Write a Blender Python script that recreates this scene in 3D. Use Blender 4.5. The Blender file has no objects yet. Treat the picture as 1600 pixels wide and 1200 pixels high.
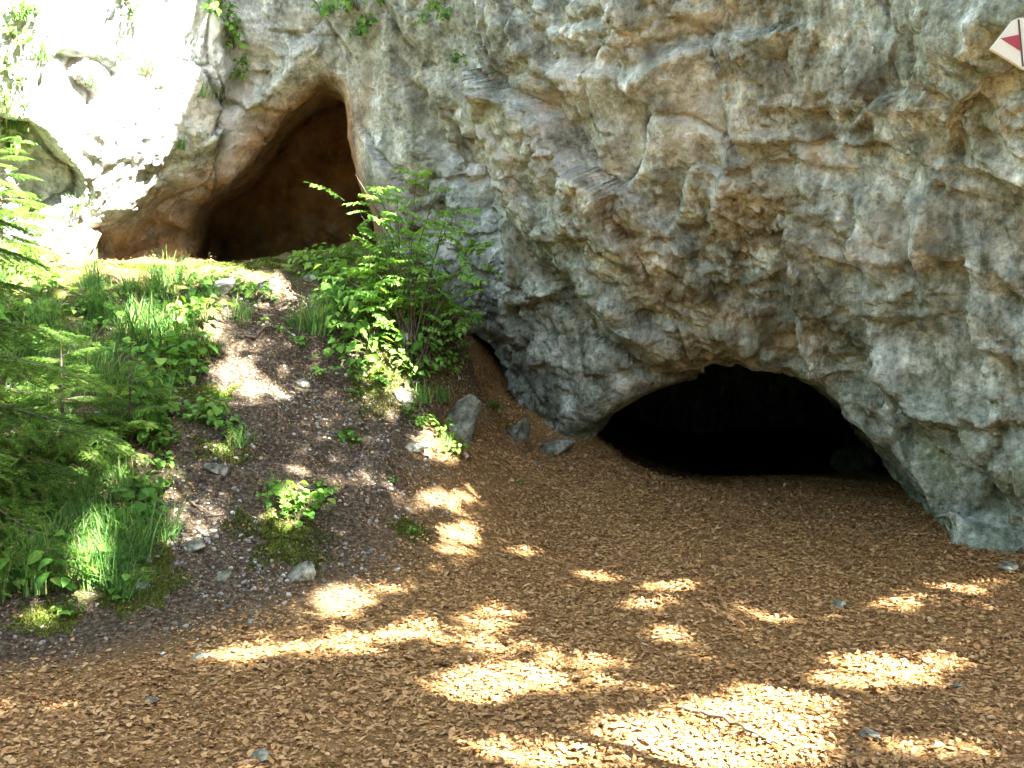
import bpy, bmesh, math, random
import numpy as np
from mathutils import Vector, Matrix

random.seed(7)
rng = np.random.default_rng(11)
SC = bpy.context.scene
COL = SC.collection

# ------------------------------------------------------------------ camera
F = 1604.0                       # focal length in pixels of the 1600 px wide photograph
CAMZ = 1.6
PITCH = math.atan(100.0 / F)     # looking slightly down
cam = bpy.data.cameras.new('camera')
cam.sensor_width = 36.0
cam.lens = 36.0 * F / 1600.0
cam.clip_start = 0.05
cam.clip_end = 500.0
cam_ob = bpy.data.objects.new('camera', cam)
COL.objects.link(cam_ob)
cam_ob.location = (0, 0, CAMZ)
cam_ob.rotation_euler = (math.pi / 2 - PITCH, 0, 0)
SC.camera = cam_ob

# ------------------------------------------------------------------ light
SUN_AZ = math.radians(58)        # measured from straight behind the camera towards its right
SUN_EL = math.radians(46)
S = np.array([math.sin(SUN_AZ) * math.cos(SUN_EL), -math.cos(SUN_AZ) * math.cos(SUN_EL), math.sin(SUN_EL)])
w = bpy.data.worlds.new('World')
SC.world = w
w.use_nodes = True
nt = w.node_tree
nt.nodes.clear()
sky = nt.nodes.new('ShaderNodeTexSky')
sky.sky_type = 'NISHITA'
sky.sun_disc = False
sky.sun_elevation = SUN_EL
sky.sun_rotation = math.pi - SUN_AZ     # compass angle of the sun, from +Y clockwise
sky.air_density = 1.0
sky.dust_density = 2.0
sky.ozone_density = 0.3
hs = nt.nodes.new('ShaderNodeHueSaturation')
hs.inputs['Saturation'].default_value = 0.6
bg = nt.nodes.new('ShaderNodeBackground')
bg.inputs['Strength'].default_value = 0.05
wo = nt.nodes.new('ShaderNodeOutputWorld')
nt.links.new(sky.outputs[0], hs.inputs['Color'])
nt.links.new(hs.outputs[0], bg.inputs['Color'])
nt.links.new(bg.outputs[0], wo.inputs['Surface'])
sun = bpy.data.lights.new('sun', 'SUN')
sun.energy = 5.0
sun.angle = math.radians(0.53)
sun.color = (1.0, 0.95, 0.86)
sun_ob = bpy.data.objects.new('sun', sun)
COL.objects.link(sun_ob)
sun_ob.location = (8, -5, 15)
sun_ob.rotation_euler = Vector(S).to_track_quat('Z', 'Y').to_euler()
SC.view_settings.view_transform = 'Standard'
SC.view_settings.look = 'None'
SC.view_settings.exposure = 4.75
SC.view_settings.gamma = 1.0
SC.view_settings.use_curve_mapping = False
SC.render.engine = 'CYCLES'
SC.cycles.max_bounces = 5
SC.cycles.diffuse_bounces = 3
SC.cycles.transparent_max_bounces = 6
SC.cycles.caustics_reflective = False
SC.cycles.caustics_refractive = False
SC.cycles.use_denoising = True
SC.cycles.use_adaptive_sampling = True
SC.cycles.adaptive_threshold = 0.02

# ------------------------------------------------------------------ helpers: photo survey
CP, SP = math.cos(PITCH), math.sin(PITCH)
def U(px, py, d):
    """survey point: picture bearing (px,py) taken at distance d (m) ahead -> place in the world"""
    a, b = (px - 800) / F, (600 - py) / F
    dy, dz = CP + b * SP, -SP + b * CP
    t = d / dy
    return np.array([a * t, d, CAMZ + dz * t])
def P(p):
    """world points (n,3) -> bearing (px,py)"""
    p = np.asarray(p, float)
    y, z = p[..., 1], p[..., 2] - CAMZ
    f = y * CP - z * SP
    f = np.where(f < 0.05, 0.05, f)
    return 800 + F * p[..., 0] / f, 600 - F * (y * SP + z * CP) / f

# ------------------------------------------------------------------ helpers: noise
def hsh(ix, iy, iz, seed):
    h = (ix * 374761393 + iy * 668265263 + iz * 2147483647 + seed * 974634777) & 0xFFFFFFFF
    h = ((h ^ (h >> 13)) * 1274126177) & 0xFFFFFFFF
    h = ((h ^ (h >> 15)) * 2246822519) & 0xFFFFFFFF
    return (h ^ (h >> 16)) & 0xFFFFFFFF
def noise3(p, seed=0):
    i = np.floor(p).astype(np.int64)
    f = p - i
    u = f * f * f * (f * (f * 6 - 15) + 10)
    out = 0
    for dx in (0, 1):
        wx = u[:, 0] if dx else 1 - u[:, 0]
        for dy in (0, 1):
            wy = u[:, 1] if dy else 1 - u[:, 1]
            for dz in (0, 1):
                wz = u[:, 2] if dz else 1 - u[:, 2]
                h = hsh(i[:, 0] + dx, i[:, 1] + dy, i[:, 2] + dz, seed)
                gx = (h & 1023) / 511.5 - 1
                gy = ((h >> 10) & 1023) / 511.5 - 1
                gz = ((h >> 20) & 1023) / 511.5 - 1
                out = out + wx * wy * wz * (gx * (f[:, 0] - dx) + gy * (f[:, 1] - dy) + gz * (f[:, 2] - dz))
    return out
def fbm(p, octv=4, seed=0, gain=0.5, ridged=False):
    a, s, o = 1.0, 0.0, 0
    for k in range(octv):
        n = noise3(p * 2.03 ** k + 17.3 * k, seed + k)
        o = o + a * ((0.35 - np.abs(n)) if ridged else n)
        a *= gain
    return o
def cells(p, seed=0):
    """Voronoi blocks: per point the facet height of its block and the gap to the next block"""
    i = np.floor(p).astype(np.int64)
    n = len(p)
    d1 = np.full(n, 9.0); d2 = np.full(n, 9.0)
    val = np.zeros(n)
    for dx in (-1, 0, 1):
        for dy in (-1, 0, 1):
            for dz in (-1, 0, 1):
                c = i + np.array([dx, dy, dz])
                h = hsh(c[:, 0], c[:, 1], c[:, 2], seed)
                g = hsh(c[:, 0], c[:, 1], c[:, 2], seed + 91)
                q = p - c - np.stack([(h & 1023), (h >> 10) & 1023, (h >> 20) & 1023], 1) / 1023.0
                d = (q * q).sum(1)
                gr = np.stack([(g & 1023), (g >> 10) & 1023, (g >> 20) & 1023], 1) / 511.5 - 1
                v = (q * gr).sum(1) * 0.9 + ((g >> 5) & 1023) / 1023.0 - 0.5
                m = d < d1
                d2 = np.where(m, d1, np.minimum(d2, d))
                val = np.where(m, v, val)
                d1 = np.where(m, d, d1)
    return val, np.sqrt(d2) - np.sqrt(d1)

# ------------------------------------------------------------------ helpers: interpolation
def tps(pts, vals, lam=0.02):
    pts = np.asarray(pts, float); vals = np.asarray(vals, float)
    n = len(pts)
    r = np.linalg.norm(pts[:, None] - pts[None], axis=2)
    K = np.where(r > 0, r * r * np.log(r + 1e-9), 0) + lam * np.eye(n)
    A = np.zeros((n + 3, n + 3))
    A[:n, :n] = K; A[:n, n] = 1; A[:n, n + 1:] = pts; A[n, :n] = 1; A[n + 1:, :n] = pts.T
    wgt = np.linalg.solve(A, np.concatenate([vals, np.zeros(3)]))
    def f(q):
        q = np.asarray(q, float).reshape(-1, 2)
        out = np.zeros(len(q))
        for s in range(0, len(q), 20000):
            c = q[s:s + 20000]
            r = np.linalg.norm(c[:, None] - pts[None], axis=2)
            out[s:s + 20000] = np.where(r > 0, r * r * np.log(r + 1e-9), 0) @ wgt[:n] + wgt[n] + c @ wgt[n + 1:]
        return out
    return f
class Grid2:
    """bilinear look-up of a function of two variables"""
    def __init__(self, f, x0, x1, y0, y1, h):
        self.x0, self.y0, self.h = x0, y0, h
        self.nx, self.ny = int((x1 - x0) / h) + 1, int((y1 - y0) / h) + 1
        X, Y = np.meshgrid(x0 + h * np.arange(self.nx), y0 + h * np.arange(self.ny), indexing='ij')
        self.v = f(np.stack([X.ravel(), Y.ravel()], 1)).reshape(self.nx, self.ny)
    def __call__(self, x, y):
        fx = np.clip((np.asarray(x, float) - self.x0) / self.h, 0, self.nx - 1.001)
        fy = np.clip((np.asarray(y, float) - self.y0) / self.h, 0, self.ny - 1.001)
        i, j = fx.astype(int), fy.astype(int)
        a, b = fx - i, fy - j
        v = self.v
        return (v[i, j] * (1 - a) * (1 - b) + v[i + 1, j] * a * (1 - b) + v[i, j + 1] * (1 - a) * b + v[i + 1, j + 1] * a * b)
def poly_sd(x, z, poly):
    """signed distance to polygon, negative inside"""
    d = np.full(x.shape, 1e9)
    ins = np.zeros(x.shape, bool)
    n = len(poly)
    for k in range(n):
        ax, az = poly[k]; bx, bz = poly[(k + 1) % n]
        ex, ez = bx - ax, bz - az
        t = np.clip(((x - ax) * ex + (z - az) * ez) / (ex * ex + ez * ez + 1e-12), 0, 1)
        d = np.minimum(d, (x - ax - t * ex) ** 2 + (z - az - t * ez) ** 2)
        c = ((az > z) != (bz > z))
        with np.errstate(divide='ignore', invalid='ignore'):
            xi = ax + (z - az) * ex / np.where(ez == 0, 1e-9, ez)
        ins ^= c & (x < xi)
    d = np.sqrt(d)
    return np.where(ins, -d, d)
def smin(a, b, k):
    h = np.clip(0.5 + 0.5 * (b - a) / k, 0, 1)
    return b * (1 - h) + a * h - k * h * (1 - h)
def sstep(a, b, x):
    t = np.clip((x - a) / (b - a), 0, 1)
    return t * t * (3 - 2 * t)

# ------------------------------------------------------------------ helpers: objects
def mesh_np(name, V, Fc, smooth=True):
    """Fc: (n,k) array of faces, or a list of such arrays"""
    me = bpy.data.meshes.new(name)
    V = np.asarray(V, np.float32)
    Fl = Fc if isinstance(Fc, list) else [Fc]
    Fl = [np.asarray(f, np.int32) for f in Fl if len(f)]
    nl = sum(f.size for f in Fl); nf = sum(len(f) for f in Fl)
    me.vertices.add(len(V)); me.vertices.foreach_set('co', V.ravel())
    me.loops.add(nl); me.loops.foreach_set('vertex_index', np.concatenate([f.ravel() for f in Fl]))
    me.polygons.add(nf)
    tot = np.concatenate([np.full(len(f), f.shape[1], np.int32) for f in Fl])
    st = np.concatenate([[0], np.cumsum(tot)[:-1]]).astype(np.int32)
    me.polygons.foreach_set('loop_start', st)
    me.update(calc_edges=True)
    me.polygons.foreach_set('use_smooth', np.full(nf, smooth, bool))
    return me
def attr(me, name, vals):
    a = me.attributes.new(name, 'FLOAT', 'POINT')
    a.data.foreach_set('value', np.asarray(vals, np.float32))
def obj(name, me, mat=None, parent=None, loc=None, rot=None, scale=None):
    o = bpy.data.objects.new(name, me)
    COL.objects.link(o)
    if mat is not None and me is not None and not me.materials:
        me.materials.append(mat)
    if parent is not None: o.parent = parent
    if loc is not None: o.location = loc
    if rot is not None: o.rotation_euler = rot
    if scale is not None: o.scale = (scale,) * 3 if np.isscalar(scale) else scale
    return o
def tag(o, label, cat=None, group=None, kind=None):
    o['label'] = label
    if cat: o['category'] = cat
    if group: o['group'] = group
    if kind: o['kind'] = kind
    return o
def tube(path, radii, n=6):
    """tapered tube along a path -> V, quads"""
    path = np.asarray(path, float); m = len(path)
    V = np.zeros((m, n, 3))
    for k in range(m):
        t = path[min(k + 1, m - 1)] - path[max(k - 1, 0)]
        t /= np.linalg.norm(t) + 1e-9
        a = np.cross(t, [0.31, 0.2, 0.93] if abs(t[2]) < 0.9 else [1, 0, 0]); a /= np.linalg.norm(a) + 1e-9
        b = np.cross(t, a)
        ang = np.arange(n) * 2 * math.pi / n
        V[k] = path[k] + radii[k] * (np.cos(ang)[:, None] * a + np.sin(ang)[:, None] * b)
    Q = []
    for k in range(m - 1):
        for j in range(n):
            Q.append((k * n + j, k * n + (j + 1) % n, (k + 1) * n + (j + 1) % n, (k + 1) * n + j))
    return V.reshape(-1, 3), np.array(Q)
class MB:
    """collects pieces of one part"""
    def __init__(s): s.V = []; s.Q = []; s.T = []; s.n = 0; s.r = []
    def add(s, V, Fc, r=0.5):
        V = np.asarray(V); Fc = np.asarray(Fc)
        (s.Q if Fc.shape[1] == 4 else s.T).append(Fc + s.n)
        s.V.append(V); s.n += len(V); s.r.append(np.full(len(V), r))
    def mesh(s, name, smooth=True):
        f = []
        if s.Q: f.append(np.concatenate(s.Q))
        if s.T: f.append(np.concatenate(s.T))
        me = mesh_np(name, np.concatenate(s.V), f, smooth)
        attr(me, 'rnd', np.concatenate(s.r))
        return me

# ------------------------------------------------------------------ materials
def new_mat(name):
    m = bpy.data.materials.new(name); m.use_nodes = True
    nt = m.node_tree; nt.nodes.clear()
    out = nt.nodes.new('ShaderNodeOutputMaterial')
    return m, nt, out
class N:
    """tiny node helper"""
    def __init__(s, nt): s.nt = nt
    def n(s, typ, **kw):
        nd = s.nt.nodes.new(typ)
        for k, v in kw.items():
            if k in nd.inputs.keys():
                if hasattr(v, 'links') or isinstance(v, bpy.types.NodeSocket): s.nt.links.new(v, nd.inputs[k])
                else: nd.inputs[k].default_value = v
            else: setattr(nd, k, v)
        return nd
    def attr(s, name): return s.n('ShaderNodeAttribute', attribute_name=name).outputs['Fac']
    def math(s, op, a, b=0.0, clamp=False):
        nd = s.nt.nodes.new('ShaderNodeMath'); nd.operation = op; nd.use_clamp = clamp
        for i, v in enumerate((a, b)):
            if isinstance(v, bpy.types.NodeSocket): s.nt.links.new(v, nd.inputs[i])
            else: nd.inputs[i].default_value = v
        return nd.outputs[0]
    def ramp(s, fac, stops, interp='LINEAR'):
        nd = s.nt.nodes.new('ShaderNodeValToRGB'); cr = nd.color_ramp; cr.interpolation = interp
        while len(cr.elements) < len(stops): cr.elements.new(0.5)
        for e, (p, c) in zip(cr.elements, stops):
            e.position = p; e.color = (*c, 1) if len(c) == 3 else c
        s.nt.links.new(fac, nd.inputs[0])
        return nd.outputs[0]
    def mix(s, fac, a, b, mode='MIX'):
        nd = s.nt.nodes.new('ShaderNodeMix'); nd.data_type = 'RGBA'; nd.blend_type = mode; nd.clamp_result = False
        for sock, v in ((nd.inputs[0], fac), (nd.inputs[6], a), (nd.inputs[7], b)):
            if isinstance(v, bpy.types.NodeSocket): s.nt.links.new(v, sock)
            else: sock.default_value = (*v, 1) if isinstance(v, tuple) and len(v) == 3 else v
        return nd.outputs[2]
    def noise(s, scale, detail=4, rough=0.55, vec=None, dist=0.0, out='Fac'):
        nd = s.n('ShaderNodeTexNoise', Scale=scale, Detail=detail, Roughness=rough, Distortion=dist)
        if vec is not None: s.nt.links.new(vec, nd.inputs['Vector'])
        return nd.outputs[out]

def rock_material(name, base=0.255, stained=True, cracks=0.5, tint=(.93, 1.0, .975)):
    m, nt, out = new_mat(name); h = N(nt)
    pos = h.n('ShaderNodeNewGeometry').outputs['Position'] if stained else h.n('ShaderNodeTexCoord').outputs['Object']
    big = h.noise(0.9, 3, 0.6, pos)
    mid = h.noise(3.6, 6, 0.66, pos)
    fin = h.noise(22, 4, 0.72, pos)
    g = base
    mp = h.n('ShaderNodeMapping'); mp.inputs['Rotation'].default_value = (math.radians(-28), math.radians(34), 0); mp.inputs['Scale'].default_value = (1.0, 1.0, 0.2)
    nt.links.new(pos, mp.inputs['Vector'])
    stk = h.noise(4.5, 4, 0.68, mp.outputs[0], 0.4)
    mix_ = h.math('ADD', h.math('MULTIPLY', mid, 0.5), h.math('MULTIPLY', stk, 0.5))
    col = h.ramp(mix_, [(0.38, (g * .26, g * .28, g * .23)), (0.455, (g * .70, g * .75, g * .67)), (0.51, (g * 1.05, g * 1.12, g * 1.05)), (0.56, (g * 1.5, g * 1.58, g * 1.52)), (0.63, (g * 2.3, g * 2.36, g * 2.3))])
    warm = h.ramp(mix_, [(0.35, (.040, .034, .014)), (0.5, (.155, .140, .070)), (0.66, (.40, .37, .24))])
    wf = h.ramp(big, [(0.54, (0, 0, 0)), (0.74, (.40, .40, .40))])
    col = h.mix(wf, col, warm)
    col = h.mix(1.0, col, tint, 'MULTIPLY')
    # lichen / weathering speckle
    sp = h.ramp(fin, [(0.33, (.5, .5, .5)), (0.5, (1, 1, 1)), (0.68, (1.35, 1.35, 1.35))])
    col = h.mix(1.0, col, sp, 'MULTIPLY')
    if stained:
        patch = h.noise(3.1, 3, 0.7, pos)
        pf = h.ramp(patch, [(0.36, (.1, .1, .1)), (0.6, (1, 1, 1))])
        oc = h.ramp(mid, [(0.3, (.085, .050, .012)), (0.5, (.25, .158, .050)), (0.7, (.42, .30, .13))])
        col = h.mix(h.math('MULTIPLY', h.math('MULTIPLY', h.attr('ochre'), 0.75), h.ramp(patch, [(0.28, (.25, .25, .25)), (0.46, (1, 1, 1))]), True), col, oc)
        ru = h.ramp(mid, [(0.3, (.08, .035, .008)), (0.5, (.24, .118, .028)), (0.7, (.40, .23, .075))])
        col = h.mix(h.math('MULTIPLY', h.attr('rust'), h.ramp(patch, [(0.25, (.5, .5, .5)), (0.42, (1, 1, 1))]), True), col, ru)
        mo = h.ramp(fin, [(0.3, (.045, .06, .035)), (0.55, (.12, .15, .085)), (0.7, (.24, .28, .18))])
        col = h.mix(h.math('MULTIPLY', h.attr('moss'), pf, True), col, mo)
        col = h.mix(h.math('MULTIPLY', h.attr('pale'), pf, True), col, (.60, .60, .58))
        dk = h.ramp(mid, [(0.3, (.02, .017, .012)), (0.7, (.075, .062, .04))])
        col = h.mix(h.attr('dark'), col, dk)
    vor = h.n('ShaderNodeTexVoronoi', Scale=7.0, feature='DISTANCE_TO_EDGE')
    wv = h.mix(0.25, pos, h.noise(5, 3, 0.6, pos, out='Color'), 'ADD')
    nt.links.new(wv, vor.inputs['Vector'])
    crk = h.ramp(vor.outputs['Distance'], [(0.0, (0, 0, 0)), (0.05, (1, 1, 1))])
    def facets(scale):                  # broken chips: every cell is a small tilted plane
        v_ = h.n('ShaderNodeTexVoronoi', Scale=scale, feature='F1'); nt.links.new(wv, v_.inputs['Vector'])
        d_ = h.nt.nodes.new('ShaderNodeVectorMath'); d_.operation = 'SUBTRACT'; nt.links.new(wv, d_.inputs[0]); nt.links.new(v_.outputs['Position'], d_.inputs[1])
        c_ = h.nt.nodes.new('ShaderNodeVectorMath'); c_.operation = 'SUBTRACT'; nt.links.new(v_.outputs['Color'], c_.inputs[0]); c_.inputs[1].default_value = (.5, .5, .5)
        p_ = h.nt.nodes.new('ShaderNodeVectorMath'); p_.operation = 'DOT_PRODUCT'; nt.links.new(d_.outputs[0], p_.inputs[0]); nt.links.new(c_.outputs[0], p_.inputs[1])
        return p_.outputs['Value']
    chip = h.math('ADD', h.math('MULTIPLY', facets(9.0), -9.0), h.math('MULTIPLY', facets(23.0), -9.0))
    hgt = h.math('ADD', h.math('ADD', h.math('MULTIPLY', mid, 0.6), h.math('MULTIPLY', chip, -0.8)), h.math('ADD', h.math('MULTIPLY', fin, 0.45), h.math('MULTIPLY', crk, 0.10 * cracks)))
    bump = h.n('ShaderNodeBump', Strength=0.9, Distance=0.05, Height=hgt)
    b = h.n('ShaderNodeBsdfPrincipled', Roughness=0.9, **{'Base Color': col})
    b.inputs['Specular IOR Level'].default_value = 0.2
    nt.links.new(bump.outputs[0], b.inputs['Normal'])
    nt.links.new(b.outputs[0], out.inputs['Surface'])
    return m

def leaf_material(name, stops, trans=0.35, rough=0.6, spec=0.25, tcol=None, spot=True):
    """leaf-like sheet; 'rnd' picks its own colour"""
    m, nt, out = new_mat(name); h = N(nt)
    inf = h.n('ShaderNodeObjectInfo').outputs['Random']
    r = h.math('FRACT', h.math('ADD', h.attr('rnd'), inf))
    col = h.ramp(r, stops)
    if spot:
        pos = h.n('ShaderNodeNewGeometry').outputs['Position']
        nz = h.noise(60, 3, 0.6, pos)
        col = h.mix(1.0, col, h.ramp(nz, [(0.3, (.7, .7, .7)), (0.7, (1.25, 1.25, 1.25))]), 'MULTIPLY')
    b = h.n('ShaderNodeBsdfPrincipled', Roughness=rough, **{'Base Color': col})
    b.inputs['Specular IOR Level'].default_value = spec
    if trans > 0:
        t = h.n('ShaderNodeBsdfTranslucent')
        tc = h.mix(1.0, col, tcol or (1.3, 1.25, 0.6), 'MULTIPLY')
        nt.links.new(tc, t.inputs['Color'])
        mx = h.n('ShaderNodeMixShader', Fac=trans)
        nt.links.new(b.outputs[0], mx.inputs[1]); nt.links.new(t.outputs[0], mx.inputs[2])
        nt.links.new(mx.outputs[0], out.inputs['Surface'])
    else:
        nt.links.new(b.outputs[0], out.inputs['Surface'])
    return m
def plain_material(name, c0, c1, scale=20, rough=0.85, bump=0.3):
    m, nt, out = new_mat(name); h = N(nt)
    pos = h.n('ShaderNodeTexCoord').outputs['Object']
    nz = h.noise(scale, 5, 0.65, pos)
    col = h.ramp(nz, [(0.3, c0), (0.7, c1)])
    b = h.n('ShaderNodeBsdfPrincipled', Roughness=rough, **{'Base Color': col})
    b.inputs['Specular IOR Level'].default_value = 0.25
    bm = h.n('ShaderNodeBump', Strength=bump, Distance=0.01, Height=nz)
    nt.links.new(bm.outputs[0], b.inputs['Normal'])
    nt.links.new(b.outputs[0], out.inputs['Surface'])
    return m

# ================================================================== THE GROUND (survey points: bearing, distance, litter, soil/gravel)
GP = [  # px, py, distance, leaf litter 0..1, moss/green 0..1
    (-200, 1200, 3.68, 1, 0), (300, 1200, 3.68, 1, 0), (800, 1200, 3.68, 1, 0), (1300, 1200, 3.68, 1, 0), (1800, 1200, 3.68, 1, 0),
    (0, 1060, 4.6, .9, 0), (300, 1040, 4.78, 1, 0), (700, 1030, 4.85, 1, 0), (1200, 1030, 4.85, 1, 0), (1600, 1000, 5.15, 1, 0),
    (0, 1000, 5.1, .15, .1), (150, 990, 5.2, .3, .1), (300, 965, 5.45, .35, 0), (500, 960, 5.6, .7, 0), (700, 950, 5.75, 1, 0), (1000, 940, 5.85, 1, 0), (1400, 920, 6.1, 1, 0),
    (1600, 880, 6.7, 1, 0), (1450, 830, 7.8, 1, 0), (1200, 830, 7.8, 1, 0), (1000, 850, 7.4, 1, 0), (850, 860, 7.15, 1, 0),
    (1150, 780, 9.1, 1, 0), (1350, 775, 9.3, .8, 0), (1062, 762, 9.5, 1, 0),
    (930, 700, 9.95, 1, 0), (850, 640, 10.3, 1, 0), (770, 590, 10.7, 1, 0), (870, 720, 9.1, 1, 0), (950, 770, 8.5, 1, 0),
    (800, 730, 8.7, .9, 0), (740, 770, 7.8, .85, 0), (700, 850, 6.9, .75, 0), (820, 800, 7.9, 1, 0),
    (720, 700, 8.5, .8, .05), (650, 650, 8.35, .25, .3), (760, 650, 9.9, 1, 0), (735, 600, 10.0, .7, .1),
    (560, 850, 6.55, .35, 0), (580, 760, 7.2, .25, 0), (560, 660, 8.0, .2, .1), (480, 620, 8.2, .2, .1),
    (450, 900, 6.0, .3, .1), (430, 820, 6.45, .15, .4), (430, 730, 7.05, .25, .2), (420, 650, 7.6, .25, .1), (390, 600, 7.95, .2, .1), (380, 560, 8.4, .3, .1),
    (430, 530, 8.65, .3, 0), (440, 490, 9.0, .3, 0), (440, 450, 9.25, .3, .2), (450, 414, 9.7, .3, .5),
    (560, 590, 8.45, .25, .3), (600, 540, 8.75, .2, .4), (620, 480, 9.05, .2, .5), (560, 440, 9.3, .2, .6), (560, 405, 9.8, .2, .7), (690, 500, 9.5, .2, .4), (730, 540, 9.9, .2, .3), (680, 440, 9.9, .2, .4),
    (300, 900, 5.85, .25, .3), (200, 920, 5.65, .2, .6), (80, 930, 5.55, .3, .4), (0, 900, 5.65, .3, .3), (-200, 920, 5.5, .3, .4),
    (300, 800, 6.4, .2, .2), (200, 800, 6.35, .35, .4), (60, 800, 6.2, .4, .4), (-200, 820, 6.0, .4, .4),
    (300, 700, 7.0, .2, .4), (200, 690, 7.0, .4, .4), (60, 690, 6.9, .4, .4), (-200, 700, 6.7, .4, .4),
    (280, 610, 7.8, .2, .5), (150, 600, 7.7, .3, .5), (0, 590, 7.6, .3, .5), (-200, 600, 7.4, .3, .5),
    (300, 520, 8.4, .2, .5), (180, 500, 8.5, .2, .5), (0, 500, 8.3, .3, .5), (-200, 500, 8.2, .3, .5),
    (320, 452, 9.0, .3, .5), (320, 418, 9.6, .45, .45), (180, 452, 9.0, .45, .5), (180, 424, 9.6, .5, .45), (40, 450, 8.9, .4, .6), (40, 428, 9.5, .5, .4), (-200, 450, 8.8, .4, .5),
]
gx, gz_, glit, gmos = [], [], [], []
for px, py, d, l, mo in GP:
    q = U(px, py, d); gx.append(q[:2]); gz_.append(q[2]); glit.append(l); gmos.append(mo)
for x, y, z, l, mo in [  # the ground beyond the picture
    (-6, 11, 2.2, .4, .3), (-4, 11, 2.13, .3, .4), (-2, 11, 2.13, .3, .3), (-.8, 10.9, 2.0, .3, .2), (-4, 13, 2.12, .2, 0), (-2, 13, 2.12, .2, 0), (-4, 16, 2.1, .1, 0), (-1, 16, 2.1, .1, 0), (-8, 10, 2.2, .4, .4), (-8, 7, 1.1, .4, .4), (-8, 5.3, .2, .6, .3), (-9, 13, 2.4, .4, .4),
    (1.2, 11, .02, .8, 0), (2.5, 11, -.10, .7, 0), (3.5, 11, -.10, .7, 0), (2.3, 13, -.38, .3, 0), (3.5, 13, -.38, .3, 0), (2.5, 16, -.6, 0, 0), (5, 16, -.6, 0, 0),
    (-8, 3, 0, 1, 0), (-8, 0, 0, 1, 0), (-3, 1, 0, 1, 0), (0, 1, 0, 1, 0), (3, 1, 0, 1, 0), (6, 3, 0, 1, 0), (6, 6, 0, 1, 0), (8, 9, .1, 1, 0), (8, 0, 0, 1, 0), (0, -6, 0, 1, 0), (-8, -6, 0, 1, 0), (8, -6, 0, 1, 0), (10, 13, .2, .5, 0)]:
    gx.append((x, y)); gz_.append(z); glit.append(l); gmos.append(mo)
ground_z = Grid2(tps(gx, gz_, 0.01), -9, 10, -6, 17, 0.1)
ground_l = Grid2(tps(gx, glit, 0.05), -9, 10, -6, 17, 0.15)
ground_m = Grid2(tps(gx, gmos, 0.05), -9, 10, -6, 17, 0.15)
def relief(x, y):
    p = np.stack([x, y, np.zeros_like(x)], 1)
    bank = sstep(0.05, 0.5, ground_z(x, y))
    lit = np.clip(ground_l(x, y), 0, 1)
    r = fbm(p * 0.9, 3, 5) * (0.07 + 0.10 * bank) + fbm(p * 4.0, 3, 8) * (0.018 + 0.11 * bank * (1 - 0.7 * lit)) + fbm(p * 17, 2, 9) * (0.006 + 0.02 * bank * (1 - lit))
    return r * sstep(24, 12, np.hypot(x, y - 4))
def gz(x, y):
    x = np.atleast_1d(np.asarray(x, float)); y = np.atleast_1d(np.asarray(y, float))
    return ground_z(x, y) + relief(x, y)
def axis(fine0, fine1, h, far):
    a = list(np.arange(fine0, fine1 + h / 2, h))
    lo, hi = [a[0]], [a[-1]]
    s = h
    while hi[-1] < far: s *= 1.35; hi.append(hi[-1] + s)
    s = h
    while lo[-1] > -far: s *= 1.35; lo.append(lo[-1] - s)
    return np.array(lo[:0:-1] + a + hi[1:])
ax_, ay_ = axis(-6.2, 5.0, 0.04, 70), axis(2.4, 12.0, 0.04, 70)
X, Y = np.meshgrid(ax_, ay_, indexing='ij')
xf, yf = X.ravel(), Y.ravel()
Z = gz(xf, yf)
nx, ny = X.shape
ii = (np.arange(nx - 1)[:, None] * ny + np.arange(ny - 1)[None]).ravel()
Q = np.stack([ii, ii + ny, ii + ny + 1, ii + 1], 1)
me = mesh_np('ground', np.stack([xf, yf, Z], 1), Q)
attr(me, 'litter', np.clip(ground_l(xf, yf), 0, 1)); attr(me, 'green', np.clip(ground_m(xf, yf), 0, 1))
m, nt, out = new_mat('forest_soil'); h = N(nt)
pos = h.n('ShaderNodeNewGeometry').outputs['Position']
n1, n2, n3 = h.noise(5, 6, 0.65, pos), h.noise(40, 5, 0.7, pos), h.noise(130, 3, 0.7, pos)
soil = h.ramp(n2, [(0.34, (.014, .010, .006)), (0.5, (.062, .047, .032)), (0.64, (.15, .122, .088)), (0.76, (.25, .22, .18))])
duff = h.ramp(n2, [(0.3, (.085, .047, .018)), (0.5, (.195, .112, .043)), (0.7, (.31, .19, .08))])
moss = h.ramp(n3, [(0.3, (.020, .032, .006)), (0.6, (.075, .10, .016)), (0.75, (.13, .15, .03))])
col = h.mix(h.ramp(h.attr('litter'), [(.3, (0, 0, 0)), (.9, (1, 1, 1))]), soil, duff)
gm = h.ramp(h.math('ADD', h.math('MULTIPLY', h.attr('green'), 0.9), h.math('MULTIPLY', n1, 0.8)), [(0.72, (0, 0, 0)), (0.92, (.9, .9, .9))])
col = h.mix(gm, col, moss)
b = h.n('ShaderNodeBsdfPrincipled', Roughness=0.95, **{'Base Color': col}); b.inputs['Specular IOR Level'].default_value = 0.1
bm_ = h.n('ShaderNodeBump', Strength=0.9, Distance=0.03, Height=h.math('ADD', n2, h.math('MULTIPLY', n3, 0.5)))
nt.links.new(bm_.outputs[0], b.inputs['Normal']); nt.links.new(b.outputs[0], out.inputs['Surface'])
ground = tag(obj('ground', me, m), 'dark forest soil of the clearing and bank below the caves', kind='structure')

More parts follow.
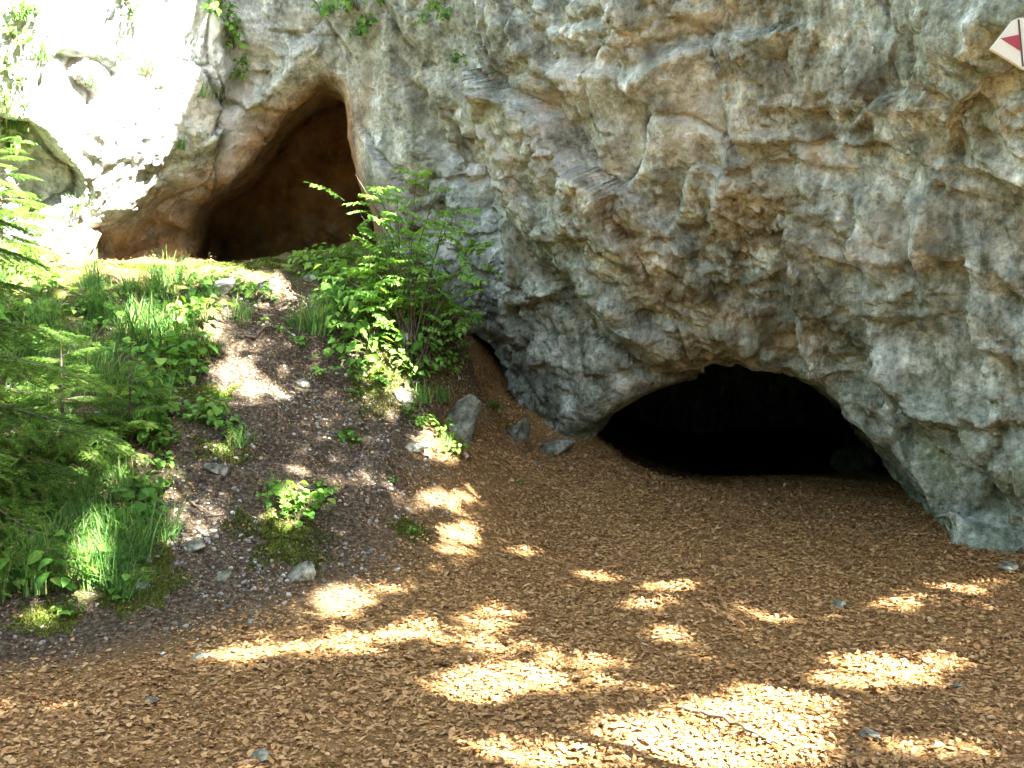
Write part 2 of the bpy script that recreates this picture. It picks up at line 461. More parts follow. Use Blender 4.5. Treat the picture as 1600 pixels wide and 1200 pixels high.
# ================================================================== THE CLIFF
CPTS = [  # px, py, distance of the rock face
    (1600, 880, 6.95), (1540, 850, 7.3), (1450, 815, 8.1), (1430, 770, 8.45), (1350, 690, 8.9), (1280, 630, 9.1), (1150, 572, 9.3), (1050, 600, 9.5), (940, 690, 9.9),
    (930, 640, 9.65), (880, 600, 9.75), (820, 560, 10.3), (770, 540, 10.8), (770, 620, 11.2), (850, 660, 10.6), (1150, 800, 9.6), (1300, 800, 9.2),
    (1000, 520, 9.1), (1130, 540, 9.0), (1000, 430, 8.75), (1130, 430, 8.5), (1250, 450, 8.3), (1250, 560, 8.75), (1370, 560, 8.15), (1370, 640, 8.5), (1500, 500, 7.3), (1500, 650, 7.45), (1500, 760, 7.5), (1600, 500, 6.75), (1600, 700, 6.9),
    (1600, 250, 6.3), (1450, 250, 6.95), (1300, 250, 7.5), (1150, 250, 7.95), (1000, 250, 8.3), (880, 250, 8.9), (900, 400, 9.1), (820, 420, 9.8),
    (1600, 0, 5.9), (1450, 0, 6.5), (1300, 0, 7.05), (1150, 0, 7.5), (1000, 0, 7.8), (880, 0, 8.4),
    (800, 320, 9.75), (790, 120, 9.3), (790, 0, 9.1), (720, 380, 10.3), (740, 250, 9.9), (700, 450, 10.7), (650, 400, 10.9), (700, 120, 10.0), (620, 250, 10.65), (620, 60, 10.45), (570, 280, 11.0), (550, 180, 11.1), (510, 130, 11.15), (600, 420, 11.2),
    (510, 40, 10.9), (420, 80, 11.05), (440, 160, 11.35), (350, 230, 11.35), (350, 60, 11.0), (280, 290, 11.2), (230, 320, 11.0), (160, 390, 10.9),
    (250, 150, 10.75), (250, 0, 10.5), (150, 280, 10.4), (150, 80, 10.15), (60, 380, 10.3), (60, 200, 9.85), (60, 30, 9.5), (-80, 380, 9.8), (-80, 200, 9.4), (-80, 0, 9.0),
]
cp, cy = [], []
for px, py, d in CPTS:
    q = U(px, py, d); cp.append((q[0], q[2])); cy.append(d)
for x, z, y in [  # the cliff outside the picture: up and round the corner to the right
    (4.0, 0, 6.7), (4.2, 2, 6.2), (4.2, 4.5, 5.9), (4.3, 8, 6.1), (4.3, 13, 6.6), (5.2, 0, 7.8), (5.2, 4, 7.2), (5.2, 9, 7.4), (5.2, 13, 7.8), (7, 0, 10.5), (7, 5, 10.3), (7, 13, 10.8),
    (1, 6, 7.6), (1, 9, 8.0), (1, 13, 8.8), (3, 6, 6.4), (3, 9, 6.7), (3, 13, 7.2), (-1, 6, 9.8), (-1, 9, 10), (-1, 13, 10.6), (-3, 7, 11), (-3, 10, 11.3), (-3, 13, 11.8), (-6, 6, 9.2), (-6, 9, 9.6), (-6, 13, 10.2),
    (-8, 2, 9.0), (-8, 5, 8.2), (-8, 9, 8.6), (-8, 13, 9.2), (-1, -1, 11.6), (-4, 0, 11.5), (-7, 0, 10.4), (2, -1, 10), (4, -1, 6.8)]:
    cp.append((x, z)); cy.append(y)
face_y = Grid2(tps(cp, cy, 0.02), -9, 7.6, -1.2, 14, 0.1)
VX = 0.1
x0, x1, y0, y1, z0, z1 = -8.6, 7.2, 4.8, 21.4, -1.2, 13.4
gxs, gys, gzs = np.arange(x0, x1, VX), np.arange(y0, y1, VX), np.arange(z0, z1, VX)
A, B = np.meshgrid(gxs, gzs, indexing='ij')
fy = face_y(A, B)
dfx = np.gradient(fy, VX, axis=0); dfz = np.gradient(fy, VX, axis=1)
nrm = 1 / np.sqrt(1 + dfx ** 2 + dfz ** 2)
D = (fy[:, None, :] - gys[None, :, None]) * nrm[:, None, :]            # negative = inside rock
# lower cave: a low arched tunnel running back and a little to the right
LOW = [(915, 705, 9.9), (950, 655, 9.75), (1000, 627, 9.6), (1060, 598, 9.5), (1105, 579, 9.4), (1150, 571, 9.3), (1215, 580, 9.2), (1280, 610, 9.1), (1340, 658, 8.95), (1388, 710, 8.8), (1420, 745, 8.65), (1450, 778, 8.45), (1480, 900, 8.2), (900, 900, 9.9)]
KL = 0.22
def kl(y):
    """sideways drift of the tunnel, which runs on behind the mouth"""
    return KL * (np.minimum(y, 10.6) - 9.3) + 0.12 * np.maximum(0, np.asarray(y) - 10.6)
lowp = [(U(*q)[0] - kl(q[2]), U(*q)[2]) for q in LOW]
# upper cave: mouth leaning to the right, its left wall and vault in view
UPP = [(140, 440, 10.9), (146, 400, 10.9), (150, 362, 10.95), (205, 342, 11.0), (240, 302, 11.1), (300, 270, 11.2), (352, 240, 11.3), (378, 208, 11.35), (410, 176, 11.35), (466, 140, 11.2), (502, 120, 11.15), (537, 128, 11.1), (552, 165, 11.1), (557, 230, 11.05), (570, 285, 11.0), (594, 340, 11.0), (607, 440, 11.0)]
INN = [(290, 440), (294, 400), (297, 335), (320, 309), (365, 286), (395, 252), (422, 209), (448, 178), (484, 150), (515, 130), (540, 142), (552, 180), (556, 230), (569, 285), (592, 340), (602, 440)]
KU = -0.12
uppp = [(U(*q)[0] - KU * (q[2] - 11.0), U(*q)[2]) for q in UPP]
innp = [(U(px, py, 11.6)[0] - KU * .6, U(px, py, 11.6)[2]) for px, py in INN]
yg = gys[None, :, None]
for k in range(len(gys)):
    y = gys[k]
    if y > 7.0:
        sd = poly_sd(A - kl(y), B, lowp) - 0.08 - 0.60 * float(sstep(10.0, 13.2, y))
        sd = np.maximum(sd, y - 20.6)
        c = np.where(A > -1.6, sd, 1e3)
        D[:, k, :] = np.maximum(D[:, k, :], -c)
    if y > 9.5:
        so = poly_sd(A - KU * (y - 11.0), B, uppp)
        niche = np.maximum(so, (y - 11.25 + 1.5 * so) * .55)                  # flared, ochre outer vault
        inner = np.maximum(poly_sd(A - KU * (y - 11.0), B, innp) - .3 * float(sstep(12.2, 14.0, y)), (y - 14.3) * .8)
        sd = np.minimum(niche, inner)
        c = np.where(A < 1.0, sd, 1e3)
        D[:, k, :] = np.maximum(D[:, k, :], -c)
# D > 0 is open air
def surface_nets(D, org, hx):
    s = D > 0
    nx, ny, nz = D.shape
    acc = np.zeros((nx - 1, ny - 1, nz - 1, 3), np.float32); cnt = np.zeros((nx - 1, ny - 1, nz - 1), np.float32)
    corners = [(0, 0, 0), (1, 0, 0), (0, 1, 0), (1, 1, 0), (0, 0, 1), (1, 0, 1), (0, 1, 1), (1, 1, 1)]
    def sl(c): return tuple(slice(c[a], [nx, ny, nz][a] - 1 + c[a]) for a in range(3))
    for a in range(8):
        for b in range(a + 1, 8):
            ca, cb = corners[a], corners[b]
            if sum(abs(ca[k] - cb[k]) for k in range(3)) != 1: continue
            da, db = D[sl(ca)], D[sl(cb)]
            m = s[sl(ca)] != s[sl(cb)]
            t = np.where(m, da / np.where(m, da - db, 1), 0)
            for k in range(3):
                acc[..., k] += np.where(m, ca[k] + t * (cb[k] - ca[k]), 0)
            cnt += m
    act = cnt > 0
    idx = -np.ones(act.shape, np.int64)
    idx[act] = np.arange(act.sum())
    cell = np.argwhere(act)
    V = (cell + acc[act] / cnt[act][:, None]) * hx + np.array(org)
    quads = []
    for ax in range(3):
        lo = [slice(None)] * 3; hi = [slice(None)] * 3
        lo[ax] = slice(0, -1); hi[ax] = slice(1, None)
        m = s[tuple(lo)] != s[tuple(hi)]
        e = np.argwhere(m)
        u, v = (ax + 1) % 3, (ax + 2) % 3
        ok = (e[:, u] > 0) & (e[:, v] > 0) & (e[:, u] < D.shape[u] - 1) & (e[:, v] < D.shape[v] - 1)
        e = e[ok]
        def g(du, dv):
            c = e.copy(); c[:, u] += du; c[:, v] += dv
            return idx[c[:, 0], c[:, 1], c[:, 2]]
        q = np.stack([g(-1, -1), g(0, -1), g(0, 0), g(-1, 0)], 1)
        flip = s[tuple(lo)][m][ok]
        q[flip] = q[flip][:, ::-1]
        quads.append(q)
    return V, np.concatenate(quads)
V, Q = surface_nets(D, (x0, y0, z0), VX)
# relax the voxel steps a little
for it in range(2):
    acc = np.zeros_like(V); cnt = np.zeros(len(V))
    for a in range(4):
        b = (a + 1) % 4
        np.add.at(acc, Q[:, a], V[Q[:, b]]); np.add.at(cnt, Q[:, a], 1)
        np.add.at(acc, Q[:, b], V[Q[:, a]]); np.add.at(cnt, Q[:, b], 1)
    V = 0.45 * V + 0.55 * acc / np.maximum(cnt, 1)[:, None]
cen = V[Q].mean(1)
px, py = P(cen)
near = (px > -260) & (px < 1860) & (py > -240) & (py < 1000)
deep = ((cen[:, 1] > 11.2) & (cen[:, 0] > 0.3)) 
fine = near & ~deep
def compact(V, Q):
    u, inv = np.unique(Q, return_inverse=True)
    return V[u], inv.reshape(Q.shape)
Vf, Qf = compact(V, Q[fine]); Vc, Qc = compact(V, Q[~fine])
tmp = mesh_np('tmp', Vf, Qf); to = obj('tmp', tmp)
sm = to.modifiers.new('s', 'SUBSURF'); sm.levels = 2; sm.render_levels = 2
dg = bpy.context.evaluated_depsgraph_get()
ev = bpy.data.meshes.new_from_object(to.evaluated_get(dg))
nv = len(ev.vertices)
Vs = np.zeros(nv * 3, np.float32); ev.vertices.foreach_get('co', Vs); Vs = Vs.reshape(-1, 3).astype(float)
Ns = np.zeros(nv * 3, np.float32); ev.vertices.foreach_get('normal', Ns); Ns = Ns.reshape(-1, 3).astype(float)
Qs = np.zeros(len(ev.loops), np.int32); ev.loops.foreach_get('vertex_index', Qs); Qs = Qs.reshape(-1, 4)
bpy.data.objects.remove(to); bpy.data.meshes.remove(tmp); bpy.data.meshes.remove(ev)
def basis(e):
    e = np.array(e, float); e /= np.linalg.norm(e)
    a = np.cross(e, [0, 1, 0]); a /= np.linalg.norm(a)
    return np.stack([e, a, np.cross(e, a)])
CREASES = [  # the big joints of the face: line of bearings, step in metres (right-hand side of the line stands proud when positive), sharpness, reach
    ([(780, -60), (790, 120), (772, 200), (800, 290), (802, 330)], -.34, 9, 90),
    ([(868, 320), (930, 430), (1000, 500), (1085, 560)], .11, 9, 60),
    ([(850, 330), (905, 450), (985, 540)], -.07, 9, 60),
    ([(1210, 45), (1060, 72), (1000, 112), (870, 100), (830, 20)], -.13, 7, 45),
    ([(1345, 205), (1260, 212), (1185, 200)], -.05, 6, 30), ([(1335, 275), (1230, 268), (1180, 250)], -.06, 7, 35),
    ([(1250, 400), (1268, 540), (1350, 640), (1440, 770)], -.16, 9, 70), ([(1375, 380), (1400, 560), (1470, 690), (1510, 830)], -.17, 9, 70), ([(1465, 320), (1482, 480), (1540, 640), (1600, 780)], -.15, 9, 60), ([(1560, 430), (1580, 600), (1640, 760)], -.12, 9, 60),
    ([(1270, 565), (1130, 500), (1000, 505)], -.09, 8, 40), ([(890, 130), (925, 250), (885, 330)], -.08, 8, 50), ([(1010, 320), (1060, 365), (1105, 440)], .12, 7, 50), ([(1130, 120), (1150, 210), (1120, 300)], -.10, 7, 50),
    ([(620, 130), (660, 240), (720, 330), (760, 400)], .14, 8, 45), ([(690, 200), (740, 330), (770, 420)], -.12, 8, 40), ([(470, 70), (420, 130), (345, 190)], -.16, 7, 40), ([(345, -20), (352, 110), (340, 220)], .20, 8, 60)]
def crease(px, py, line, amp, wid, reach):
    best = np.full(px.shape, 1e9); sgn = np.zeros(px.shape)
    for (ax, ay), (bx, by) in zip(line[:-1], line[1:]):
        ex, ey = bx - ax, by - ay; L2 = ex * ex + ey * ey
        t = np.clip(((px - ax) * ex + (py - ay) * ey) / L2, 0, 1)
        d = np.hypot(px - ax - t * ex, py - ay - t * ey)
        sd = ((px - ax) * ey - (py - ay) * ex) / math.sqrt(L2)
        m = d < best
        best = np.where(m, d, best); sgn = np.where(m, sd, sgn)
    wob = 7 * noise3(np.stack([px * .03, py * .03, 0 * px], 1), 77)
    return -amp * .75 * np.tanh((np.sign(sgn) * best + wob) / wid) * np.exp(-(best / reach) ** 2)
def rock_relief(p, nrm):
    """height of the weathered, jointed limestone above its smooth body"""
    px, py = P(p)
    # joints: bedding on the sunlit left wall and centre, steep flutes running down to the right on the big buttress
    flute = sstep(1080, 1420, px + 0.55 * (py - 350))
    R1 = basis((0.55, 0, -0.83)); R2 = basis((0.317, -.73, -0.82))
    wv = np.stack([noise3(p * 1.7, 31), noise3(p * 1.7, 32), noise3(p * 1.7, 33)], 1)
    q = p + 0.22 * wv
    a1 = (q @ R1.T); a1[:, 0] *= 0.55
    c1, g1 = cells(a1 * 0.95, 3)
    a2 = (q @ R2.T); a2[:, 0] *= 0.5
    c2, g2 = cells(a2 * 2.4, 5)
    c3, g3 = cells((q + 0.05 * wv) * 5.5, 8)
    c4, g4 = cells(a2 * 11.0, 12)
    brk = sstep(-0.18, 0.30, noise3(p * 0.75, 81) + 0.25 * noise3(p * 2.2, 82))      # broken zones between smooth slabs
    fl = fbm(np.stack([a2[:, 0] * 0.24, a2[:, 1] * 1.5, a2[:, 2] * 1.5], 1), 3, 41, 0.5, True)
    rough = fbm(p * 3.3, 4, 51)
    bed = q @ np.array([0.28, 0.15, 0.95]) * 3.2 + 0.8 * noise3(p * 0.8, 83)
    bf = bed - np.floor(bed)
    led = (hsh(np.floor(bed).astype(np.int64), 0 * np.floor(bed).astype(np.int64), 0 * np.floor(bed).astype(np.int64), 7) & 1023) / 1023.0 - 0.5 - 0.5 * bf
    nf = 1 - flute
    cr = np.zeros(len(p))
    for line, amp, wid, rng_ in CREASES:
        cr += crease(px, py, line, amp, wid, rng_)
    h = (nf * (0.28 * c1 + (0.015 + 0.07 * brk) * c2 + 0.035 * led * (0.1 + 0.9 * brk)) + (0.008 + 0.045 * brk) * c3 + (0.006 + 0.024 * brk) * c4
         + flute * (0.50 * fl + 0.05 * c2 + 0.12 * c1) + 0.10 * nf * fbm(p * 1.1, 3, 61, 0.5, True) + 0.050 * rough + 0.014 * fbm(p * 19, 2, 71))
    sunny = sstep(360, 300, px)
    h *= 1 - .35 * sunny
    h -= nf * (0.05 * np.exp(-(g1 / 0.03) ** 2) + 0.035 * brk * np.exp(-(g2 / 0.05) ** 2)) + 0.014 * brk * np.exp(-(g3 / 0.07) ** 2)
    return h + cr
def mouth_damp(p):
    """keep the rims of the two mouths where they were surveyed"""
    dl = np.abs(poly_sd(p[:, 0] - kl(p[:, 1]), p[:, 2], lowp)) + np.maximum(0, -p[:, 0]) + np.maximum(0, 7.5 - p[:, 1])
    du = np.abs(poly_sd(p[:, 0] - KU * (p[:, 1] - 11.0), p[:, 2], uppp)) + np.maximum(0, p[:, 0]) 
    return 0.35 + 0.65 * sstep(0.0, 0.35, np.minimum(dl, du))
hh = rock_relief(Vs, Ns)
hh *= 1 - 0.6 * sstep(11.3, 11.9, Vs[:, 1]) * (Vs[:, 0] < 0.7)          # water-worn, smoother inside the upper cave
Vs = Vs + Ns * (hh * mouth_damp(Vs))[:, None]
def blobs(p, lst):
    px, py = P(p)
    o = np.zeros(len(p))
    for bx, by, rx, ry, ang, a in lst:
        c, s = math.cos(math.radians(ang)), math.sin(math.radians(ang))
        u = ((px - bx) * c + (py - by) * s) / rx; v = (-(px - bx) * s + (py - by) * c) / ry
        o = np.maximum(o, a * np.exp(-(u * u + v * v)))
    return o
def rock_attrs(me, p):
    x, y, z = p.T
    insu = sstep(11.3, 11.9, y) * (x < 0.6)
    oc = blobs(p, [(640, 130, 90, 80, 0, .3), (930, 300, 50, 45, 20, .6), (1000, 400, 40, 160, -35, .55), (1130, 490, 150, 30, 25, .45), (1080, 560, 110, 30, -15, .35), (1170, 330, 80, 60, 0, .5), (1240, 530, 45, 25, 0, .9), (960, 90, 80, 25, -15, .55), (1280, 150, 40, 80, 0, .3), (1100, 40, 90, 25, -20, .4), (1540, 190, 90, 50, 0, .25), (640, 300, 30, 60, 0, .5), (800, 280, 12, 30, 0, .7)])
    ru = np.maximum(insu * 0.95, np.maximum(blobs(p, [(200, 385, 100, 30, 0, .9), (450, 185, 80, 22, -38, .6), (560, 190, 14, 90, 10, .5)]), np.clip(.5 - 6 * poly_sd(x - KU * (y - 11.0), z, uppp), 0, 1) * (x < .3) * sstep(9.8, 10.3, y)))
    mo = np.maximum(blobs(p, [(1500, 750, 260, 200, 35, .8), (850, 620, 160, 60, 35, .7), (1560, 80, 200, 160, 0, .55), (1450, 560, 220, 120, 50, .4), (800, 450, 90, 120, 20, .4), (680, 300, 110, 220, 0, .6), (640, 80, 120, 120, 0, .5)]), 0)
    pa = blobs(p, [(740, 240, 50, 70, -25, .8), (860, 190, 60, 120, 20, .55), (1050, 200, 130, 90, -15, .45), (1270, 240, 60, 25, 10, .6), (1100, 40, 60, 25, 0, .5), (1380, 380, 70, 60, 0, .4), (600, 290, 14, 50, -20, .6), (690, 370, 15, 45, -25, .6), (200, 150, 260, 180, 0, .9)])  # last broad blob whitens the sunlit left wall, its glare put into colour
    dk = blobs(p, [(1355, 135, 42, 34, 0, .9), (1345, 90, 22, 28, 0, .7), (830, 585, 60, 30, 35, .5), (1310, 205, 40, 8, 0, .6), (1020, 95, 26, 12, -20, .6), (640, 60, 40, 60, 0, .35)])
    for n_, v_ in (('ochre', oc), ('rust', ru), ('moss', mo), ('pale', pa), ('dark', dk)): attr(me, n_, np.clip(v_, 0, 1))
ROCK = rock_material('limestone')
# split the one rock body where it turns into its two caves
cs = Vs[Qs].mean(1)
in_low = (poly_sd(cs[:, 0] - kl(cs[:, 1]), cs[:, 2], lowp) < 0.6) & (cs[:, 1] > 10.2) & (cs[:, 0] > 0.3)
in_up = (poly_sd(cs[:, 0] - KU * (cs[:, 1] - 11.0), cs[:, 2], uppp) < 0.3) & (cs[:, 1] > 11.55) & (cs[:, 0] < 0.8)
def rock_piece(name, mask, parent, label):
    u, inv = np.unique(Qs[mask], return_inverse=True)
    me = mesh_np(name, Vs[u], inv.reshape(-1, 4))
    rock_attrs(me, Vs[u])
    o = obj(name, me, ROCK, parent)
    if label: o['label'] = label
    return o
cliff = rock_piece('cliff', ~(in_low | in_up), None, 'grey weathered limestone cliff with two cave mouths')
cliff['kind'] = 'structure'
rock_piece('cave_vault', in_up, cliff, 'rust brown walls of the upper cave')
rock_piece('cave_tunnel', in_low, cliff, 'black tunnel of the low cave')
me = mesh_np('cliff_body', Vc, Qc); rock_attrs(me, Vc); obj('cliff_body', me, ROCK, cliff)

bpy.context.view_layer.update()
def hit(px, py, rock=False):
    """what stands at a surveyed bearing: nearest ground (or rock) point and its normal"""
    d = Vector(U(px, py, 1.0)) - Vector((0, 0, CAMZ)); d.normalize()
    best = None
    for o in ((ground, cliff) if rock else (ground,)):
        ok, loc, nor, _ = o.ray_cast(Vector((0, 0, CAMZ)), d)
        if ok and (best is None or loc.y < best[0].y): best = (loc, nor)
    if best is None:
        q = U(px, py, 9.0); best = (Vector((q[0], 9.0, gz(q[0], 9.0)[0])), Vector((0, 0, 1)))
    if best[1].dot(d) > 0: best = (best[0], -best[1])
    return best[0], best[1], best[0].y / F          # metres per photo pixel there

# ------------------------------------------------------------------ plant materials
M = {}
M['litter'] = leaf_material('dry_leaf', [(0, (.11, .055, .020)), (.22, (.195, .102, .036)), (.45, (.27, .150, .056)), (.7, (.32, .190, .078)), (.9, (.37, .245, .12)), (1, (.29, .135, .045))], 0.15, 0.65, 0.3, (1.2, 1.0, .7))
M['leaf'] = leaf_material('herb_leaf', [(0, (.05, .14, .022)), (.4, (.08, .20, .03)), (.8, (.13, .27, .045)), (1, (.19, .31, .06))], 0.4, .7, .12)
M['rowan'] = leaf_material('rowan_leaf', [(0, (.11, .25, .05)), (.5, (.16, .32, .065)), (1, (.24, .38, .09))], 0.48, .7, .1, (1.1, 1.2, .7))
M['grass'] = leaf_material('grass_blade', [(0, (.045, .13, .03)), (.5, (.085, .20, .05)), (.85, (.15, .27, .07)), (1, (.32, .30, .13))], 0.35)
M['needle'] = leaf_material('spruce_needle', [(0, (.06, .15, .022)), (.5, (.11, .23, .032)), (1, (.18, .31, .05))], 0.35)
M['crown'] = leaf_material('beech_leaf', [(0, (.035, .085, .012)), (.5, (.06, .13, .02)), (1, (.09, .17, .03))], 0.22, spot=False)
M['moss'] = leaf_material('moss', [(0, (.030, .050, .006)), (.5, (.075, .11, .012)), (1, (.16, .17, .04))], 0.2)
M['bark'] = plain_material('bark', (.035, .026, .018), (.13, .105, .08), 18, 0.9, 0.6)
M['stem'] = plain_material('green_stem', (.05, .07, .02), (.13, .12, .05), 30)
M['twig'] = plain_material('dead_wood', (.05, .035, .022), (.17, .13, .09), 40)
M['stone'] = rock_material('loose_stone', 0.14, False, tint=(1.02, 1, .86))
M['stone_pale'] = rock_material('pale_stone', 0.20, False, tint=(1.03, 1, .88))
M['shade_stone'] = rock_material('shade_stone', 0.07, False)  # darker copy of the loose stone, cave shade put into its colour
M['gravel'] = leaf_material('gravel', [(0, (.05, .05, .045)), (.5, (.17, .165, .15)), (.85, (.26, .25, .23)), (1, (.36, .35, .33))], 0.0, 0.85)
M['wood'] = plain_material('post_wood', (.10, .075, .05), (.22, .17, .12), 14)
def enamel(name, c):
    m, nt, out = new_mat(name); h = N(nt)
    pos = h.n('ShaderNodeTexCoord').outputs['Object']
    col = h.mix(h.math('MULTIPLY', h.noise(9, 4, .6, pos), 0.25), c, tuple(v * .55 for v in c))
    b = h.n('ShaderNodeBsdfPrincipled', Roughness=0.45, **{'Base Color': col})
    nt.links.new(b.outputs[0], out.inputs['Surface']); return m
M['white'] = enamel('white_enamel', (.42, .48, .48)); M['red'] = enamel('red_paint', (.20, .008, .028)); M['black'] = enamel('black_line', (.02, .02, .022))

# ------------------------------------------------------------------ leaf shapes
def leaf_tpl(L=1.0, Wd=0.5, fold=0.12, curl=0.15):
    V = np.array([[0, 0, 0], [-.42, .28, fold], [-.40, .62, fold * .8 + curl * .4], [0, 1, curl], [.40, .62, fold * .8 + curl * .4], [.42, .28, fold]], float)
    V[:, 0] *= Wd; V[:, 2] *= Wd
    V *= L
    return V, np.array([[0, 3, 2, 1], [0, 5, 4, 3]])
def frames(nrm, yaw, tilt, rng):
    """frames whose z lies near nrm, tilted at random"""
    n = len(yaw)
    z = nrm + tilt[:, None] * rng.normal(size=(n, 3)); z /= np.linalg.norm(z, axis=1)[:, None]
    a = np.stack([np.cos(yaw), np.sin(yaw), np.zeros(n)], 1)
    x = a - (a * z).sum(1)[:, None] * z; x /= np.linalg.norm(x, axis=1)[:, None] + 1e-9
    y = np.cross(z, x)
    return np.stack([x, y, z], 2)
def scatter(tpls, pos, R, size, rnd):
    """many small pieces in one mesh"""
    Vs_, Fs_, rs_ = [], [], []
    off = 0
    which = rng.integers(0, len(tpls), len(pos))
    for k, (TV, TF) in enumerate(tpls):
        m = which == k
        if not m.any(): continue
        V = np.einsum('nij,vj->nvi', R[m] * size[m][:, None, None], TV) + pos[m][:, None, :]
        n, v = V.shape[:2]
        Fk = (TF[None] + (np.arange(n) * v)[:, None, None]).reshape(-1, TF.shape[1]) + off
        Vs_.append(V.reshape(-1, 3)); Fs_.append(Fk); rs_.append(np.repeat(rnd[m], v)); off += n * v
    me = mesh_np('scatter', np.concatenate(Vs_), Fs_, False)
    attr(me, 'rnd', np.concatenate(rs_))
    return me
def gnormal(x, y):
    e = 0.06
    n = np.stack([-(gz(x + e, y) - gz(x - e, y)) / (2 * e), -(gz(x, y + e) - gz(x, y - e)) / (2 * e), np.ones(len(x))], 1)
    return n / np.linalg.norm(n, axis=1)[:, None]

# ================================================================== FALLEN LEAVES
litter_tpls = []
for k in range(12):
    v_, f_ = leaf_tpl(1, rng.uniform(.55, .9), rng.uniform(-.25, .3), rng.uniform(-.35, .35))
    v_[1:3, 0] *= rng.uniform(.6, 1.2); v_[4:, 0] *= rng.uniform(.6, 1.2); v_[:, :2] += rng.normal(size=(6, 2)) * .05
    litter_tpls.append((v_, f_))
nL = 560000
lx, ly = rng.uniform(-5.2, 4.9, nL), rng.uniform(2.9, 12.6, nL)
q = np.stack([lx, ly, ground_z(lx, ly)], 1)
px, py = P(q)
lit = np.clip(ground_l(lx, ly), 0, 1)
pn = np.stack([lx, ly, 0 * lx], 1)
dens = np.clip(lit + 0.55 * noise3(pn * 2.3, 90) * sstep(.1, .5, lit) + 0.35 * noise3(pn * 6, 91) * (1 - lit), 0, 1) ** 1.8 * (1 - .75 * np.clip(ground_m(lx, ly), 0, 1))
keep = (px > -140) & (px < 1740) & (py < 1330) & (rng.random(nL) < np.maximum(dens * .75, 0.11 * (q[:, 2] > .03) * (1 - .8 * np.clip(ground_m(lx, ly), 0, 1)))) & (ly < face_y(lx, q[:, 2]) + np.where(lx > .5, 3.5, .1))
keep &= rng.random(nL) < np.where(ly > 9.8, .55, 1)
lx, ly, lit = lx[keep], ly[keep], lit[keep]
lz = gz(lx, ly)
nn = gnormal(lx, ly)
up = rng.random(len(lx)) ** 2 * 0.022 + 0.003
size = np.where(rng.random(len(lx)) < .07, rng.uniform(.038, .056, len(lx)), .010 + .025 * rng.random(len(lx)) ** 1.3) * (0.55 + 0.45 * lit)
R = frames(nn, rng.uniform(0, 6.283, len(lx)), rng.choice([.08, .16, .32], len(lx)), rng)
pos = np.stack([lx, ly, lz + up], 1)
# the leaves that show largest lie about singly, the rest is one carpet
ppx, ppy = P(pos)
cand = np.where((ppy < 1190) & (ppx > 5) & (ppx < 1595) & (ly < 4.6))[0]
single = rng.choice(cand, 280, replace=False)
rest = np.ones(len(lx), bool); rest[single] = False
carpet = obj('leaf_litter', scatter(litter_tpls, pos[rest], R[rest], size[rest], np.clip(rng.random(rest.sum()) * .75 + .13 + .5 * noise3(np.stack([lx[rest] * 1.6, ly[rest] * 1.6, 0 * lx[rest]], 1), 190), 0, .97)), M['litter'])
tag(carpet, 'thick carpet of dry brown beech leaves on the clearing floor', 'leaf litter', kind='stuff')
lm = []
for TV, TF in litter_tpls:
    me = mesh_np('leaf', TV, TF, False); attr(me, 'rnd', np.zeros(len(TV))); me.materials.append(M['litter']); lm.append(me)
for k in single:
    o = obj('leaf', lm[k % 12], parent=ground)
    m4 = Matrix(R[k].tolist()).to_4x4(); m4.translation = Vector(pos[k] + np.array([0, 0, .012]))
    o.matrix_world = m4 @ Matrix.Scale(size[k] * 1.05, 4)
print('litter leaves', len(lx))

nT = 900
tx, ty = rng.uniform(-4.5, 4.5, nT), rng.uniform(3.2, 10.5, nT)
kp = ground_l(tx, ty) > rng.random(nT) * .9
kp &= ty < face_y(tx, ground_z(tx, ty)) - .1
tx, ty = tx[kp], ty[kp]
tv = np.array([[-.012, 0, 0], [.012, 0, .006], [.03, .5, .05], [.006, .5, .044], [.004, 1, 0], [-.004, 1, .004]])
twm = scatter([(tv, np.array([[0, 1, 2, 3], [3, 2, 4, 5]]))], np.stack([tx, ty, gz(tx, ty) + .022], 1), frames(gnormal(tx, ty), rng.uniform(0, 6.28, len(tx)), np.full(len(tx), .15), rng), .05 + .16 * rng.random(len(tx)) ** 2, rng.random(len(tx)))
tag(obj('twig_litter', twm, M['twig']), 'thin dead twigs scattered through the brown leaves', 'twigs', kind='stuff')

# ================================================================== GRAVEL ON THE BANK
def stone_tpl(seed, sub=1):
    bm = bmesh.new(); bmesh.ops.create_icosphere(bm, subdivisions=sub, radius=1)
    V = np.array([v.co[:] for v in bm.verts]); Fk = np.array([[v.index for v in f.verts] for f in bm.faces]); bm.free()
    r = np.random.default_rng(seed)
    c = 1 + 0.30 * noise3(V * 1.3 + seed * 7.7, seed) + 0.12 * r.normal(size=len(V)) * (sub == 1)
    V = V * c[:, None] * np.array([1, r.uniform(.6, .9), r.uniform(.45, .75)])
    return V, Fk
nG = 44000
x_, y_ = rng.uniform(-5, 1.2, nG), rng.uniform(4.6, 9.6, nG)
z_ = ground_z(x_, y_)
px, py = P(np.stack([x_, y_, z_], 1))
gl = np.clip(1 - ground_l(x_, y_) - 0.6 * ground_m(x_, y_), 0, 1) * sstep(-.02, .1, z_) * (z_ < 1.9)
gl += 0.9 * np.exp(-(((px - 330) / 130) ** 2 + ((py - 880) / 80) ** 2)) + .8 * np.exp(-(((px - 60) / 90) ** 2 + ((py - 1010) / 30) ** 2))
keep = (px > -60) & (rng.random(nG) < gl * (0.35 + 0.9 * noise3(np.stack([x_, y_, 0 * x_], 1) * 1.7, 95)))
x_, y_ = x_[keep], y_[keep]
gp = np.stack([x_, y_, gz(x_, y_)], 1)
sz = 0.005 + 0.017 * rng.random(len(x_)) ** 4
